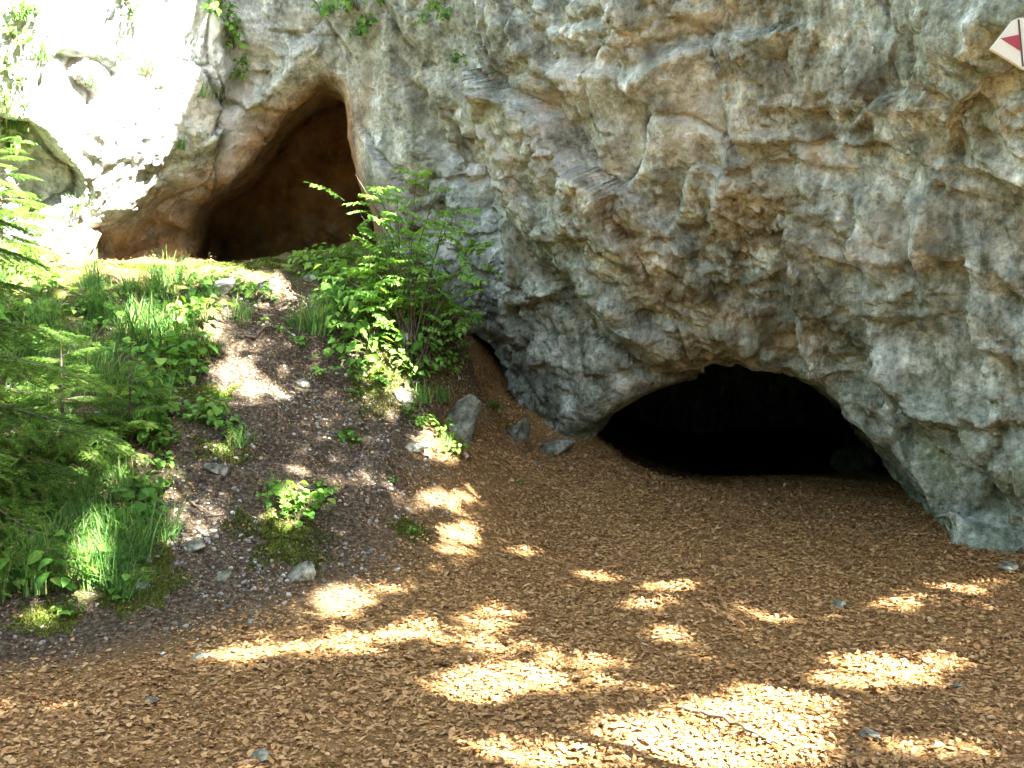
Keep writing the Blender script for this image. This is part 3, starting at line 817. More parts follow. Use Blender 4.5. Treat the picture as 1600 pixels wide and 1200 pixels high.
gravel = obj('gravel', scatter([stone_tpl(s) for s in range(5)], gp + np.array([0, 0, .004]), frames(gnormal(x_, y_), rng.uniform(0, 6.28, len(x_)), np.full(len(x_), .3), rng), sz, rng.random(len(x_))), M['gravel'])
tag(gravel, 'fine grey limestone gravel strewn over the dark bank', 'gravel', kind='stuff')

# ================================================================== LOOSE STONES
def stone_mesh(seed, ex, ey, ez, sharp=0.5):
    bm = bmesh.new(); bmesh.ops.create_icosphere(bm, subdivisions=4, radius=1)
    V = np.array([v.co[:] for v in bm.verts]); Fk = np.array([[v.index for v in f.verts] for f in bm.faces]); bm.free()
    r = np.random.default_rng(seed)
    for k in range(13):                     # broken faces
        n = r.normal(size=3); n /= np.linalg.norm(n); d = r.uniform(.35, .75)
        ex_ = np.maximum(0, V @ n - d); V = V - np.outer(ex_ * (0.75 + .25 * sharp), n)
    c = noise3(V * 2.2 + seed, seed) * .10 + noise3(V * 6 + seed, seed) * .04
    V = V * (1 + c)[:, None] * np.array([ex, ey, ez])
    return mesh_np('stone', V, Fk, True)
STONES = [ # px, py(base centre), width px, height px, tilt deg, yaw, material, label
    (866, 712, 58, 28, -8, 20, 'stone', 'flat grey limestone slab lying on brown leaves beside the low cave'),
    (806, 690, 36, 44, 25, 60, 'stone', 'dark upright stone half sunk in leaves next to the flat slab'),
    (720, 685, 36, 92, 26, 40, 'stone', 'tall grey rock rib standing at the end of the bank'),
    (630, 632, 38, 28, 20, 10, 'stone', 'angular grey stone under the grass tuft on the bank'),
    (645, 700, 46, 16, 0, 30, 'stone', 'thin flat stone lying on dark soil of the bank'),
    (634, 535, 30, 24, 0, 15, 'stone_pale', 'pale rounded stone below the leafy shrub'),
    (422, 455, 50, 26, -35, 20, 'stone', 'slanting grey slab sticking out below the terrace edge'),
    (484, 440, 40, 18, 5, 10, 'stone_pale', 'rounded pale stone near the terrace edge'),
    (330, 455, 50, 26, -20, 30, 'stone_pale', 'pale sunlit slab beside the grass on the terrace edge'),
    (1312, 950, 22, 20, 0, 10, 'stone_pale', 'small white stone alone on the leaves in front of the low cave'),
    (1366, 1155, 38, 16, 0, 60, 'stone_pale', 'pale oval stone on the sunlit leaf carpet'),
    (1495, 1075, 22, 12, 0, 10, 'stone', 'small grey stone in the shaded leaf carpet'),
    (408, 1192, 30, 24, 0, 35, 'stone_pale', 'pale pointed stone poking out of the brown leaves'),
    (347, 905, 26, 16, 0, 50, 'stone', 'smooth grey stone in the gravel patch'),
    (475, 905, 40, 26, -30, 20, 'stone_pale', 'pale angular stone below the mossy hummock'),
    (205, 925, 40, 28, 0, 15, 'stone', 'grey stone at the foot of the overgrown bank'),
    (300, 860, 34, 20, 10, 70, 'stone', 'grey stone among gravel above the bank foot'),
    (345, 740, 40, 18, 20, 30, 'stone', 'flat grey stone beside the drooping grass'),
    (275, 640, 26, 20, 0, 20, 'stone_pale', 'small pale stone by the moss step'),
    (75, 875, 30, 12, 0, 50, 'stone', 'low flat stone under the bank grass'),
    (470, 605, 32, 20, 0, 25, 'stone_pale', 'pale stone in the sunlit path on the bank'),
    (1580, 892, 40, 14, 8, 30, 'stone_pale', 'sunlit stone at the foot of the big buttress'),
    (915, 1175, 26, 12, 0, 30, 'stone', 'small stone half covered by leaves in the sun patch'),
    (230, 1100, 26, 10, 0, 30, 'stone', 'small grey stone in the brown leaves before the bank'),
    (310, 1030, 36, 12, 0, 80, 'stone', 'flat stone where gravel meets the leaves'),
]
for k, (bx, by, wd, ht, tilt, yaw, mt, lab) in enumerate(STONES):
    loc, nor, mpp = hit(bx, by)
    ex, ez = wd * mpp / 2 * 1.15, ht * mpp / 2 * 1.2
    o = obj('stone', stone_mesh(k + 20, ex * 1.25, ex * .9, ez * 1.25, .9), M[mt], loc=loc + Vector((0, ex * .3, ez * .35)), rot=(0.1, math.radians(tilt), math.radians(yaw) * .4))
    tag(o, lab, 'stone', 'loose stones')
# boulders jammed in the cliff and in the low cave
for k, (bx, by, wd, ht, tilt, back, mt, lab) in enumerate([
    (742, 250, 74, 130, -28, .06, 'stone_pale', 'pale pointed boulder wedged in the cliff above the shrub'),
    (798, 285, 34, 60, -20, .02, 'stone_pale', 'narrow pale rock beside the pointed boulder in the cliff'),
    ]):
    loc, nor, mpp = hit(bx, by, True)
    o = obj('boulder', stone_mesh(60 + k, wd * mpp * .55, wd * mpp * .4, ht * mpp * .55, 1.0), M[mt], loc=loc + Vector((0, back, 0)), rot=(.1, math.radians(tilt), .2))
    tag(o, lab, 'boulder')
for k, (x, y, ex, ez, lab) in enumerate([(4.25, 12.4, .42, .26, 'sloping boulder inside the low cave, coloured dark for its shade')]):
    o = obj('boulder', stone_mesh(70 + k, ex, ex * .8, ez), M['shade_stone'], loc=(x, y, gz(x, y)[0] + ez * .5), rot=(0, .25, k))
    tag(o, lab, 'boulder', 'stones inside the low cave')

# ================================================================== PLANTS
def ribbon(path, wid, side):
    path = np.asarray(path); n = len(path)
    L_, R_ = path - side * wid[:, None], path + side * wid[:, None]
    V = np.concatenate([L_, R_])
    return V, np.array([[i, n + i, n + i + 1, i + 1] for i in range(n - 1)])
def grass_mesh(seed, nb, L, droop, spread=.05):
    r = np.random.default_rng(seed); mb = MB()
    for k in range(nb):
        a = r.uniform(0, 6.283); l = L * r.uniform(.55, 1.1); lean = r.uniform(.1, .9) * droop
        t = np.linspace(0, 1, 6)
        out = lean * l * (t ** 1.7); hgt = l * (t - 0.55 * lean * t ** 2.4)
        base = r.normal(size=2) * spread
        path = np.stack([base[0] + math.cos(a) * out, base[1] + math.sin(a) * out, hgt], 1)
        side = np.array([-math.sin(a + r.normal() * .5), math.cos(a), 0])
        mb.add(*ribbon(path, r.uniform(.0022, .0042) * (1 - t ** 2) + .0004, side), r=r.random() ** 1.4)
    return mb.mesh('blades')
GM = [grass_mesh(1, 110, .36, 1.0), grass_mesh(2, 90, .30, 1.2), grass_mesh(3, 70, .42, .8)]
for g in GM: g.materials.append(M['grass'])
LANDMARKS = [(350, 60, 'the shaded cliff edge'), (515, 120, 'the upper cave arch'), (190, 240, 'the shadowed cliff pocket'), (742, 220, 'the pointed boulder'), (690, 20, 'the mossy cliff groove'), (40, 60, 'the bright cliff top'), (60, 240, 'the terrace spruce tip'), (422, 455, 'the slanting slab'), (484, 440, 'the rounded pale terrace stone'), (330, 455, 'the pale sunlit slab'), (235, 545, 'the long terrace grass'), (400, 520, 'the bare root'), (640, 560, 'the shrub stems'), (634, 535, 'the pale rounded stone'), (630, 632, 'the angular grey stone'), (722, 660, 'the rock rib'), (645, 700, 'the thin flat stone'), (806, 690, 'the dark upright stone'),
    (325, 612, 'the moss step'), (345, 740, 'the flat slope stone'), (275, 640, 'the small pale stone'), (95, 730, 'the bushy young spruce'), (205, 690, 'the spruce seedling'), (0, 800, 'the bank foot spruce'), (440, 840, 'the moss hummock'), (215, 905, 'the bank foot moss mat'), (72, 968, 'the gravel edge moss mat'), (75, 875, 'the low flat stone'), (500, 520, 'the tall mixed grass'), (30, 435, 'the terrace spruce'), (300, 860, 'the gravel stone'), (470, 605, 'the sunlit path stone'), (545, 405, 'the upper cave floor'), (120, 595, 'the thin upright grass')]
LOOKS = ('round leaved', 'oval leaved', 'low few leaved', 'tall many leaved')
NEXT = {}
def look_label(bx, by, sc, kind, what='herb', look=None):
    d = sorted((math.hypot(bx - a, by - b), a, b, n) for a, b, n in LANDMARKS)
    dist, a, b, n = d[0]
    dx, dy = bx - a, by - b
    rel = 'beside' if abs(dx) > abs(dy) * 1.2 else ('above' if dy < 0 else 'below')
    far = 'close ' if dist < 35 else ''
    sz = 'small ' if sc < .75 else ('large ' if sc > 1.05 else '')
    base = f'{sz}{look or LOOKS[kind]} {what} growing '
    opts = [f'{base}{far}{rel} {n}'] + [f'{base}between {n} and {d[j][3]}' for j in (1, 2, 3)] + [f'{base}between {d[1][3]} and {d[2][3]}']
    for l in opts:
        if l not in NEXT and len(l.split()) <= 16: break
    NEXT[l] = 1
    return l
GL = ('drooping', 'arching', 'upright')
def tuft(bx, by, sc, lab, kind=0, rock=False):
    loc, nor, mpp = hit(bx, by, rock)
    o = obj('grass_tuft', GM[kind], loc=loc - Vector((0, 0, .02)), rot=(rng.normal() * .1, rng.normal() * .1, rng.uniform(0, 6.28)), scale=sc)
    if lab is None or lab in NEXT and 'cliff' not in lab: lab = look_label(bx, by, sc, 0, 'grass tuft', GL[kind])
    NEXT[lab] = 1
    return tag(o, lab, 'grass', 'grass tufts on the bank')
TUFTS = [(235, 545, 1.35, 0, 'long lush grass tuft spilling over the terrace edge'), (205, 530, 1.3, 2, 'long lush grass tuft spilling over the terrace edge'), (265, 520, 1.2, 1, 'long lush grass tuft spilling over the terrace edge'),
    (375, 695, .75, 1, 'bright green drooping grass tuft on the stony slope'), (140, 850, .95, 1, 'yellowish grass tuft in sun at the bank foot'), (65, 905, 1.05, 0, 'pale based long grass tuft at the bank foot'), (10, 850, 1.0, 2, 'tall grass tuft under the spruce boughs'), (25, 880, 1, 0, 'tall grass tuft under the spruce boughs'),
    (120, 600, 1.3, 2, 'thin upright grass tuft above the young spruce'), (95, 590, 1.3, 2, 'thin upright grass tuft above the young spruce'), (150, 590, 1.1, 0, 'thin upright grass tuft above the young spruce'),
    (500, 520, 1.2, 2, 'tall mixed grass tuft at the shrub side of the bank path'), (480, 510, 1.0, 0, 'tall mixed grass tuft at the shrub side of the bank path'), (520, 500, 1.2, 2, 'tall mixed grass tuft at the shrub side of the bank path'),
    (660, 628, .9, 1, 'fine pale grass tuft above the angular stone'), (690, 625, .8, 1, 'fine pale grass tuft next to the rock rib'), (700, 700, .75, 1, 'short sunlit grass tuft at the foot of the rock rib'), (375, 500, .8, 2, 'sparse grass tuft under the slanting slab'),
    (430, 770, .6, 1, 'small grass tuft on the mossy hummock'), (190, 745, .7, 1, 'fine grass tuft below the young spruce'), (330, 460, .8, 0, 'sunlit grass tuft on the terrace edge'), (300, 480, .8, 1, 'sunlit grass tuft on the terrace edge'), (155, 900, .7, 0, 'short grass tuft beside the mossy stone')]
for bx, by, sc, kd, lab in TUFTS: tuft(bx, by, sc, lab, kd)
for bx, by, sc in [(230, 110, .9), (60, 90, 1.1), (190, 90, .8), (140, 130, .8), (320, 150, .9), (280, 230, .8), (20, 200, 1.1), (30, 30, 1.1), (120, 330, .8)]:
    o = tuft(bx, by, sc, look_label(bx, by, sc, 0, 'cliff grass tuft', 'dry'), 1, True); o['group'] = 'plants on the sunlit cliff'

def leaf_mesh(L, Wd, fold, curl, name='leaf'):
    """leaf blade with midrib fold, 12 faces"""
    prof = [(0, .02), (.15, .30), (.35, .48), (.58, .42), (.8, .22), (1, .0)]
    V, Q_ = [], []
    for t, wv in prof:
        z = curl * t * t
        V += [(-wv * Wd, t, z + fold * wv), (0, t, z), (wv * Wd, t, z + fold * wv)]
    for k in range(len(prof) - 1):
        a = k * 3
        Q_ += [(a, a + 1, a + 4, a + 3), (a + 1, a + 2, a + 5, a + 4)]
    return np.array(V, float) * L, np.array(Q_)
HL = []
for Wd, c in ((.85, -.25), (.7, -.15), (1.0, -.3)):
    v, f = leaf_mesh(1, Wd, .25, c); me = mesh_np('leaf', v, f); attr(me, 'rnd', np.zeros(len(v))); me.materials.append(M['leaf']); HL.append(me)
def herb_layout(seed, n, hgt):
    """where the leaves of one herb sit"""
    r = np.random.default_rng(seed); o = []
    for k in range(n):
        a = r.uniform(0, 6.283); rad = r.uniform(.1, 1) * hgt * .75; z = hgt * r.uniform(.25, 1) * (1 - .25 * rad / hgt)
        o.append((a, rad, z, r.uniform(.045, .085) * hgt / .2))
    return o
def herb_stems(lay, name='stem'):
    mb = MB()
    for a, rad, z, s in lay:
        p = [(0, 0, -.02), (math.cos(a) * rad * .35, math.sin(a) * rad * .35, z * .6), (math.cos(a) * rad, math.sin(a) * rad, z)]
        mb.add(*tube(p, [.0028, .002, .0012], 4))
    me = mb.mesh(name); me.materials.append(M['stem']); return me
HERBS = []
for sd, n, hg in ((1, 16, .20), (2, 20, .24), (3, 13, .16), (4, 24, .28)):
    lay = herb_layout(sd, n, hg); HERBS.append((lay, herb_stems(lay)))
def herb_foliage(lay, seed, Wd):
    r = np.random.default_rng(seed); mb = MB(); v, f = leaf_mesh(1, Wd, .25, -.2)
    for a, rad, z, s in lay:
        Rm = np.array(Matrix.Rotation(a - math.pi / 2 + r.normal() * .4, 3, 'Z') @ Matrix.Rotation(r.normal() * .35 - .25, 3, 'X') @ Matrix.Rotation(r.normal() * .35, 3, 'Y'))
        mb.add((v * s) @ Rm.T + np.array([math.cos(a) * rad, math.sin(a) * rad, z]), f, r.random() * .6)
        if r.random() < .8:
            Rm = np.array(Matrix.Rotation(a + r.uniform(-2, 2), 3, 'Z') @ Matrix.Rotation(-.3, 3, 'X'))
            mb.add((v * s * .8) @ Rm.T + np.array([math.cos(a) * rad * .7, math.sin(a) * rad * .7, z * .75]), f, r.random() * .6)
    me = mb.mesh('foliage'); me.materials.append(M['leaf']); return me
HF = [herb_foliage(HERBS[k][0], k, (.85, .7, 1.0, .6)[k]) for k in range(4)]
def herb(bx, by, sc, kind, lab, grp, rock=False, leaves=False, name='herb'):
    loc, nor, mpp = hit(bx, by, rock)
    e = bpy.data.objects.new(name, None); COL.objects.link(e)
    e.location = loc; e.scale = (sc,) * 3; e.empty_display_size = .05
    tiltv = Vector((nor.x * .35, nor.y * .35, 1)) if not rock else Vector((nor.x, nor.y, .7))
    e.rotation_euler = (tiltv.to_track_quat('Z', 'Y') @ Matrix.Rotation(rng.uniform(0, 6.28), 3, 'Z').to_quaternion()).to_euler()
    tag(e, look_label(bx, by, sc, kind) if lab is None else lab, 'plant', grp)
    lay, st = HERBS[kind]
    obj('stem', st, parent=e)
    if leaves:
        for a, rad, z, s in lay:
            for rep in range(2):
                f = 1 - .3 * rep
                obj('leaf', HL[rng.integers(0, 3)], parent=e, loc=(math.cos(a) * rad * f, math.sin(a) * rad * f, z * (1 - .25 * rep)), rot=(rng.normal() * .3 - .2, rng.normal() * .3, a - 1.57 + rng.normal() * (.4 + rep)), scale=s * rng.uniform(.8, 1.15))
    else:
        obj('foliage', HF[kind], parent=e)
    return e
SUNNY = 'broad leaved sunlit herb topping the mossy hummock'
for bx, by, sc in [(450, 785, .9), (480, 800, .9), (500, 780, .8), (465, 815, .75), (430, 790, .7)]: herb(bx, by, sc, 0, None, 'herbs on the mossy hummock', leaves=True)
for bx, by, sc, kd in [(270, 580, 1.1, 1), (300, 590, 1.0, 0), (245, 590, 1.1, 3), (295, 555, 1.0, 1), (265, 610, .9, 0), (320, 540, .8, 2)]: herb(bx, by, sc, kd, None, 'herbs below the terrace grass', leaves=True)
for bx, by, sc, kd in [(230, 800, 1.0, 1), (215, 820, .9, 0), (250, 770, .8, 2), (185, 830, .8, 1), (50, 900, .8, 0), (90, 870, .9, 1), (130, 890, .7, 2), (25, 910, .9, 1), (160, 870, .7, 0), (190, 940, .5, 2), (105, 965, .5, 0), (5, 930, .7, 1)]: herb(bx, by, sc, kd, None, 'herbs at the bank foot', leaves=True)
for bx, by, sc, kd in [(330, 655, .9, 1), (345, 670, .8, 0), (310, 660, .7, 2), (365, 680, .7, 2), (240, 690, .8, 1), (265, 700, .7, 0), (255, 730, .8, 2), (285, 650, .7, 0)]: herb(bx, by, sc, kd, None, 'herbs on the stony slope', leaves=True)
for bx, by, sc, kd in [(520, 480, 1.1, 1), (540, 520, 1.2, 3), (530, 560, 1.1, 0), (560, 590, 1.0, 1), (580, 550, 1.2, 3), (600, 600, .8, 2), (545, 460, 1.2, 3), (510, 440, 1.0, 1), (580, 500, 1.3, 3), (620, 560, .9, 0), (600, 470, 1.2, 1), (640, 500, 1.0, 0), (670, 520, 1.0, 1), (505, 590, .8, 2), (555, 620, .6, 2), (590, 430, 1.1, 3), (680, 560, .8, 0), (640, 590, .8, 3), (665, 580, .8, 1), (690, 585, .7, 3), (710, 570, .7, 1), (650, 555, .9, 3)]: herb(bx, by, sc, kd, None, 'herbs under the shrub')
for bx, by, sc, kd in [(690, 680, .7, 0), (680, 705, .6, 2), (710, 710, .6, 1), (640, 650, .6, 0), (660, 670, .6, 1), (700, 660, .5, 2), (790, 670, .5, 2), (770, 640, .6, 0)]: herb(bx, by, sc, kd, None, 'herbs by the rock rib')
for bx, by, sc, kd in [(380, 460, .8, 0), (400, 470, .9, 1), (425, 475, .7, 2), (350, 440, .7, 1), (475, 415, .8, 1), (490, 425, .8, 0), (515, 420, .9, 3), (455, 430, .6, 2), (200, 465, .6, 1), (240, 470, .6, 0), (300, 445, .5, 0), (130, 490, .7, 1), (40, 500, .8, 1), (60, 540, .8, 3), (20, 560, .9, 1), (150, 520, .8, 0), (180, 560, .8, 1), (410, 505, .5, 2), (440, 520, .4, 0), (470, 540, .5, 1), (545, 405, .8, 0), (455, 505, .4, 2)]: herb(bx, by, sc, kd, None, 'herbs along the terrace edge')
def fill_ok(bx, by):
    return not (by > 640 and bx > 250 + 40 * math.sin(by * .03)) and not (by > 860 and bx > 230)
for k in range(150):
    bx, by = rng.uniform(-60, 330), rng.uniform(440, 935)
    if not fill_ok(bx, by): continue
    if k % 10 < 3: herb(bx, by, rng.uniform(.7, 1.25), int(rng.integers(0, 4)), None, 'herbs filling the overgrown bank')
    else:
        kd = int(rng.integers(0, 3)); sc = rng.uniform(.6, 1.1)
        tuft(bx, by, sc, None, kd)
SOLO = [(615, 755, .35, 2, 'tiny lone seedling on the bare dark bank'), (545, 690, .55, 0, 'small lone herb in the middle of the dark bank'), (815, 755, .3, 2, 'tiny lone green seedling in the brown leaf slope'), (645, 835, .45, 2, 'small herb on the low moss pad beside the sun patch')]
for bx, by, sc, kd, lab in SOLO: herb(bx, by, sc, kd, lab, None, leaves=True)
for bx, by, sc, kd in [(350, 45, .8, 3), (365, 75, .9, 1), (385, 100, .7, 0), (340, 20, .8, 3), (375, 120, .6, 1)]: herb(bx, by, sc, kd, look_label(bx, by, sc, kd, 'cliff plant'), 'plants at the sunlit cliff edge', True)
for bx, by, sc, kd in [(560, 15, .9, 3), (580, 40, .8, 1), (520, 20, .8, 3), (600, 5, .8, 0), (565, 55, .6, 1), (540, 5, .8, 2)]: herb(bx, by, sc, kd, look_label(bx, by, sc, kd, 'cliff plant'), 'plants above the upper cave', True)
for bx, by, sc, kd in [(685, 15, .7, 1), (700, 30, .6, 3), (665, 35, .6, 0)]: herb(bx, by, sc, kd, look_label(bx, by, sc, kd, 'cliff plant'), 'plants above the pointed boulder', True)
herb(715, 98, .55, 0, 'single small plant in a crack of the grey cliff', None, True)
for bx, by, sc, kd in [(20, 60, .6, 3), (40, 20, .6, 1), (10, 170, .7, 3), (30, 130, .4, 1), (205, 30, .5, 0), (195, 5, .6, 3), (15, 230, .9, 3), (60, 330, .8, 1), (5, 110, .8, 0), (35, 190, .6, 2)]: herb(bx, by, sc, kd, look_label(bx, by, sc, kd, 'cliff plant'), 'plants on the sunlit cliff', True)

# ------------------------------------------------------------------ the pinnate shrub
def compound_mesh(seed, npair, L):
    r = np.random.default_rng(seed); mb = MB()
    t = np.linspace(0, 1, 7)
    bend = r.uniform(.15, .35)
    path = np.stack([0 * t, t * L, -bend * L * t ** 2], 1)
    mb.add(*tube(path, np.linspace(.0022, .0008, 7), 4), r=.9)
    v, f = leaf_mesh(1, .62, .3, -.2)
    for k in range(npair * 2 + 1):
        tt = .22 + .78 * (k // 2) / npair if k < npair * 2 else 1.0
        sgn = (-1, 1)[k % 2]
        a = sgn * r.uniform(.95, 1.25) if k < npair * 2 else 0
        s = L * .24 * (1 - .45 * abs(tt - .55)) * r.uniform(.85, 1.1)
        Rm = np.array(Matrix.Rotation(-a, 3, 'Z') @ Matrix.Rotation(-.25 + r.normal() * .15, 3, 'X') @ Matrix.Rotation(r.normal() * .25, 3, 'Y'))
        mb.add((v * s) @ Rm.T + np.array([0, tt * L, -bend * L * tt * tt]), f, r.random() * .5)
    me = mb.mesh('compound_leaf'); me.materials.append(M['rowan']); return me
CL = [compound_mesh(k, n, L) for k, (n, L) in enumerate(((6, .24), (7, .28), (5, .20), (6, .30)))]
def shrub(name, base, heads, lab, spread, nper, d_off):
    bl, _, _ = hit(*base)
    e = bpy.data.objects.new(name, None); COL.objects.link(e); e.location = bl; tag(e, lab, 'shrub')
    for hx, hy, dd in heads:
        q = Vector(U(hx, hy, bl.y + dd)) - bl
        mid = q * .5 + Vector((rng.normal() * .05, rng.normal() * .05, abs(q.length) * .12))
        pts = [Vector((rng.normal() * .10, rng.normal() * .08, -.08)), mid * .6, mid, (mid + q) * .5 + Vector((0, 0, .03)), q]
        mb = MB(); mb.add(*tube([p[:] for p in pts], [.007, .006, .005, .004, .002], 6))
        me = mb.mesh('stem'); me.materials.append(M['bark']); obj('stem', me, parent=e)
        for k in range(nper):
            t = rng.uniform(.32, 1.0) ** .8; p = q * t + (mid - q * .5) * (4 * t * (1 - t)) * .7
            yaw = rng.uniform(0, 6.283)
            o = obj('compound_leaf', CL[rng.integers(0, 4)], parent=e, loc=p + Vector(rng.normal(size=3) * spread * .3), rot=(rng.normal() * .25 + .12, rng.normal() * .25, yaw), scale=rng.uniform(.8, 1.15))
    return e
shrub('rowan_shrub', (640, 560), [(585, 285, .1), (650, 275, .2), (690, 285, .35), (555, 272, .1), (620, 300, .1), (700, 330, .3), (560, 330, 0), (600, 375, .0), (645, 385, .2), (575, 410, .0), (690, 400, .3), (735, 385, .5), (740, 440, .5), (700, 450, .3), (650, 440, .1), (720, 510, .6), (735, 525, .7), (690, 480, .3), (620, 430, 0), (640, 340, .2), (600, 470, -.1), (760, 455, .6), (775, 465, .5), (755, 372, .5), (700, 350, .4), (545, 440, -.1), (530, 500, -.1), (560, 350, .1), (750, 500, .5)], 'bright green shrub with pinnate leaves between the two caves', .25, 7, 0)

# ------------------------------------------------------------------ spruces
def bough_mesh(seed):
    r = np.random.default_rng(seed); mb = MB(); nd = MB()
    t = np.linspace(0, 1, 8)
    axis_ = np.stack([t, 0 * t, .10 * t - .32 * t ** 2], 1)
    mb.add(*tube(axis_, np.linspace(.010, .002, 8), 5))
    tw = []
    for k in range(34):
        tt = .12 + .86 * k / 33
        p0 = np.array([tt, 0, .10 * tt - .32 * tt ** 2])
        l = (.42 * (1 - tt) + .10) * r.uniform(.8, 1.1)
        a = (1, -1)[k % 2] * r.uniform(.7, .95)
        d = np.array([math.cos(a), math.sin(a), -.22 - .15 * r.random()])
        tw.append((p0, d, l))
        for j in range(int(l / .10)):
            b = a + (1, -1)[j % 2] * .7
            tw.append((p0 + d * l * (.3 + .6 * j / max(1, int(l / .10))), np.array([math.cos(b), math.sin(b), -.2]), l * .38))
    tw.append((np.array([.85, 0, -.15]), np.array([1, 0, -.4]), .2))
    for p0, d, l in tw:
        s = np.linspace(0, 1, 4)
        path = p0 + np.outer(s * l, d) + np.outer(s ** 2 * l, [0, 0, -.18])
        mb.add(*tube(path, np.linspace(.0028, .001, 4), 3))
        n = int(l / .0019)
        u = r.random(n)[:, None]
        c = p0 + u * l * d + u ** 2 * l * np.array([0, 0, -.18])
        side = np.cross(d, [0, 0, 1.]); side /= np.linalg.norm(side)
        ang = r.choice([-1, 1], n) * r.uniform(.2, 1.0, n)
        nd_dir = d * .75 + np.outer(np.sin(ang * 1.3), side) + np.outer(np.cos(ang) * .45 * r.choice([-.4, 1], n), [0, 0, 1.])
        nd_dir /= np.linalg.norm(nd_dir, axis=1)[:, None]
        ln = r.uniform(.018, .030, n)[:, None]
        wv = np.cross(nd_dir, r.normal(size=(n, 3))); wv /= np.linalg.norm(wv, axis=1)[:, None]
        Vn = np.stack([c - wv * .0024, c + wv * .0024, c + nd_dir * ln], 1).reshape(-1, 3)
        nd.add(Vn, np.arange(3 * n).reshape(-1, 3), r.random() * .6)
    a = mb.mesh('bough'); a.materials.append(M['bark'])
    b = nd.mesh('needles', False); b.materials.append(M['needle'])
    return a, b
BG = [bough_mesh(k) for k in range(3)]
def spruce(loc, H, lab, boughs, lean=0):
    e = bpy.data.objects.new('spruce', None); COL.objects.link(e); e.location = loc; tag(e, lab, 'spruce tree')
    mb = MB(); t = np.linspace(0, 1, 8)
    mb.add(*tube(np.stack([lean * t, 0 * t, -.1 + t * H], 1), np.linspace(.012 + .012 * H, .004, 8), 8))
    me = mb.mesh('trunk'); me.materials.append(M['bark']); obj('trunk', me, parent=e)
    for z, yaw, L, pit in boughs:
        k = rng.integers(0, 3)
        b = obj('bough', BG[k][0], parent=e, loc=(lean * z / H, 0, z), rot=(rng.normal() * .15, pit, yaw), scale=L)
        obj('needles', BG[k][1], parent=b)
    return e
def whorls(z0, z1, n, L0, L1, up, down, jit=.3, only=None):
    o = []
    for k in range(n):
        t = k / max(1, n - 1)
        a = 2.4 * k + rng.normal() * jit
        if only: a = rng.uniform(*only)
        o.append((z0 + (z1 - z0) * t, a, (L0 + (L1 - L0) * t) * rng.uniform(.85, 1.15), up + (down - up) * t + rng.normal() * .08))
    return o
def on_ground(x, y): return (x, y, gz(x, y)[0])
spruce(on_ground(-3.5, 5.9), 2.9, 'tall spruce with feathery boughs beside the overgrown bank', whorls(.4, 2.75, 46, 1.25, .35, .15, -.25))
l1 = hit(95, 730)[0]
spruce((l1.x, l1.y + .05, l1.z), .95, 'young bushy spruce growing on the overgrown bank', whorls(.12, .85, 26, .62, .22, .02, -.45))
l2 = hit(205, 690)[0]
spruce((l2.x, l2.y, l2.z), .6, 'small spruce seedling next to the bushy young spruce', whorls(.08, .52, 16, .45, .16, .02, -.5))
l3 = hit(0, 800)[0]
spruce((l3.x - .15, l3.y, l3.z), .8, 'young spruce at the foot of the overgrown bank', whorls(.1, .7, 18, .55, .2, .05, -.4))
l4 = hit(30, 435)[0]
spruce((l4.x - .3, l4.y + .3, l4.z), 1.6, 'sunlit young spruce on the terrace against the bright cliff', whorls(.12, 1.25, 40, .8, .22, .2, -.25))

# ------------------------------------------------------------------ moss cushions
def moss(bx, by, rx, ry, hgt, lab, seed):
    loc, nor, mpp = hit(bx, by)
    a, b = rx * mpp, ry * mpp * 2.2
    r = np.random.default_rng(seed)
    n = int(9000 * a * b / .06) + 500
    th, rd = r.uniform(0, 6.283, n), np.sqrt(r.random(n))
    edge = 1.2 + 1.3 * noise3(np.stack([np.cos(th) * 2.2 + seed, np.sin(th) * 2.2, 0 * th], 1), seed)
    x, y = loc.x + a * rd * edge * np.cos(th), loc.y + b * rd * edge * np.sin(th)
    z = gz(x, y) + hgt * (1 - rd ** 2.5) * (.7 + .6 * noise3(np.stack([x, y, 0 * x], 1) * 14, seed))
    nn = gnormal(x, y)
    tplv = np.array([[-.16, 0, 0], [.16, 0, 0], [.10, .05, .6], [0, .1, 1.], [-.10, .05, .6]]); tplf = np.array([[0, 1, 2, 4]]); 
    me = scatter([(tplv, np.array([[0, 1, 2, 4], [4, 2, 3, 3]])[:1])], np.stack([x, y, z - .004], 1), frames(nn, r.uniform(0, 6.28, n), np.full(n, .5), r), r.uniform(.012, .026, n), r.random(n) * .6)
    # the cushion itself
    g = 26
    uu, vv = np.meshgrid(np.linspace(0, 1, g), np.linspace(0, 6.283, g), indexing='ij')
    ed = .8 + 1.0 * noise3(np.stack([np.cos(vv).ravel() * 2.2 + seed, np.sin(vv).ravel() * 2.2, 0 * vv.ravel()], 1), seed).reshape(g, g)
    X, Y = loc.x + a * uu * ed * np.cos(vv), loc.y + b * uu * ed * np.sin(vv)
    Zc = gz(X.ravel(), Y.ravel()).reshape(g, g) + hgt * (1 - uu ** 2.5) * (.7 + .6 * noise3(np.stack([X.ravel(), Y.ravel(), 0 * X.ravel()], 1) * 14, seed).reshape(g, g)) - .012 * uu
    i0 = (np.arange(g - 1)[:, None] * g + np.arange(g - 1)[None]).ravel()
    mc = mesh_np('moss_cushion', np.stack([X.ravel(), Y.ravel(), Zc.ravel()], 1), np.stack([i0, i0 + g, i0 + g + 1, i0 + 1], 1)); attr(mc, 'rnd', np.full(g * g, .25))
    o = obj('moss_cushion', mc, M['moss']); tag(o, lab, 'moss')
    obj('moss_fibres', me, M['moss'], o)['kind'] = 'stuff'
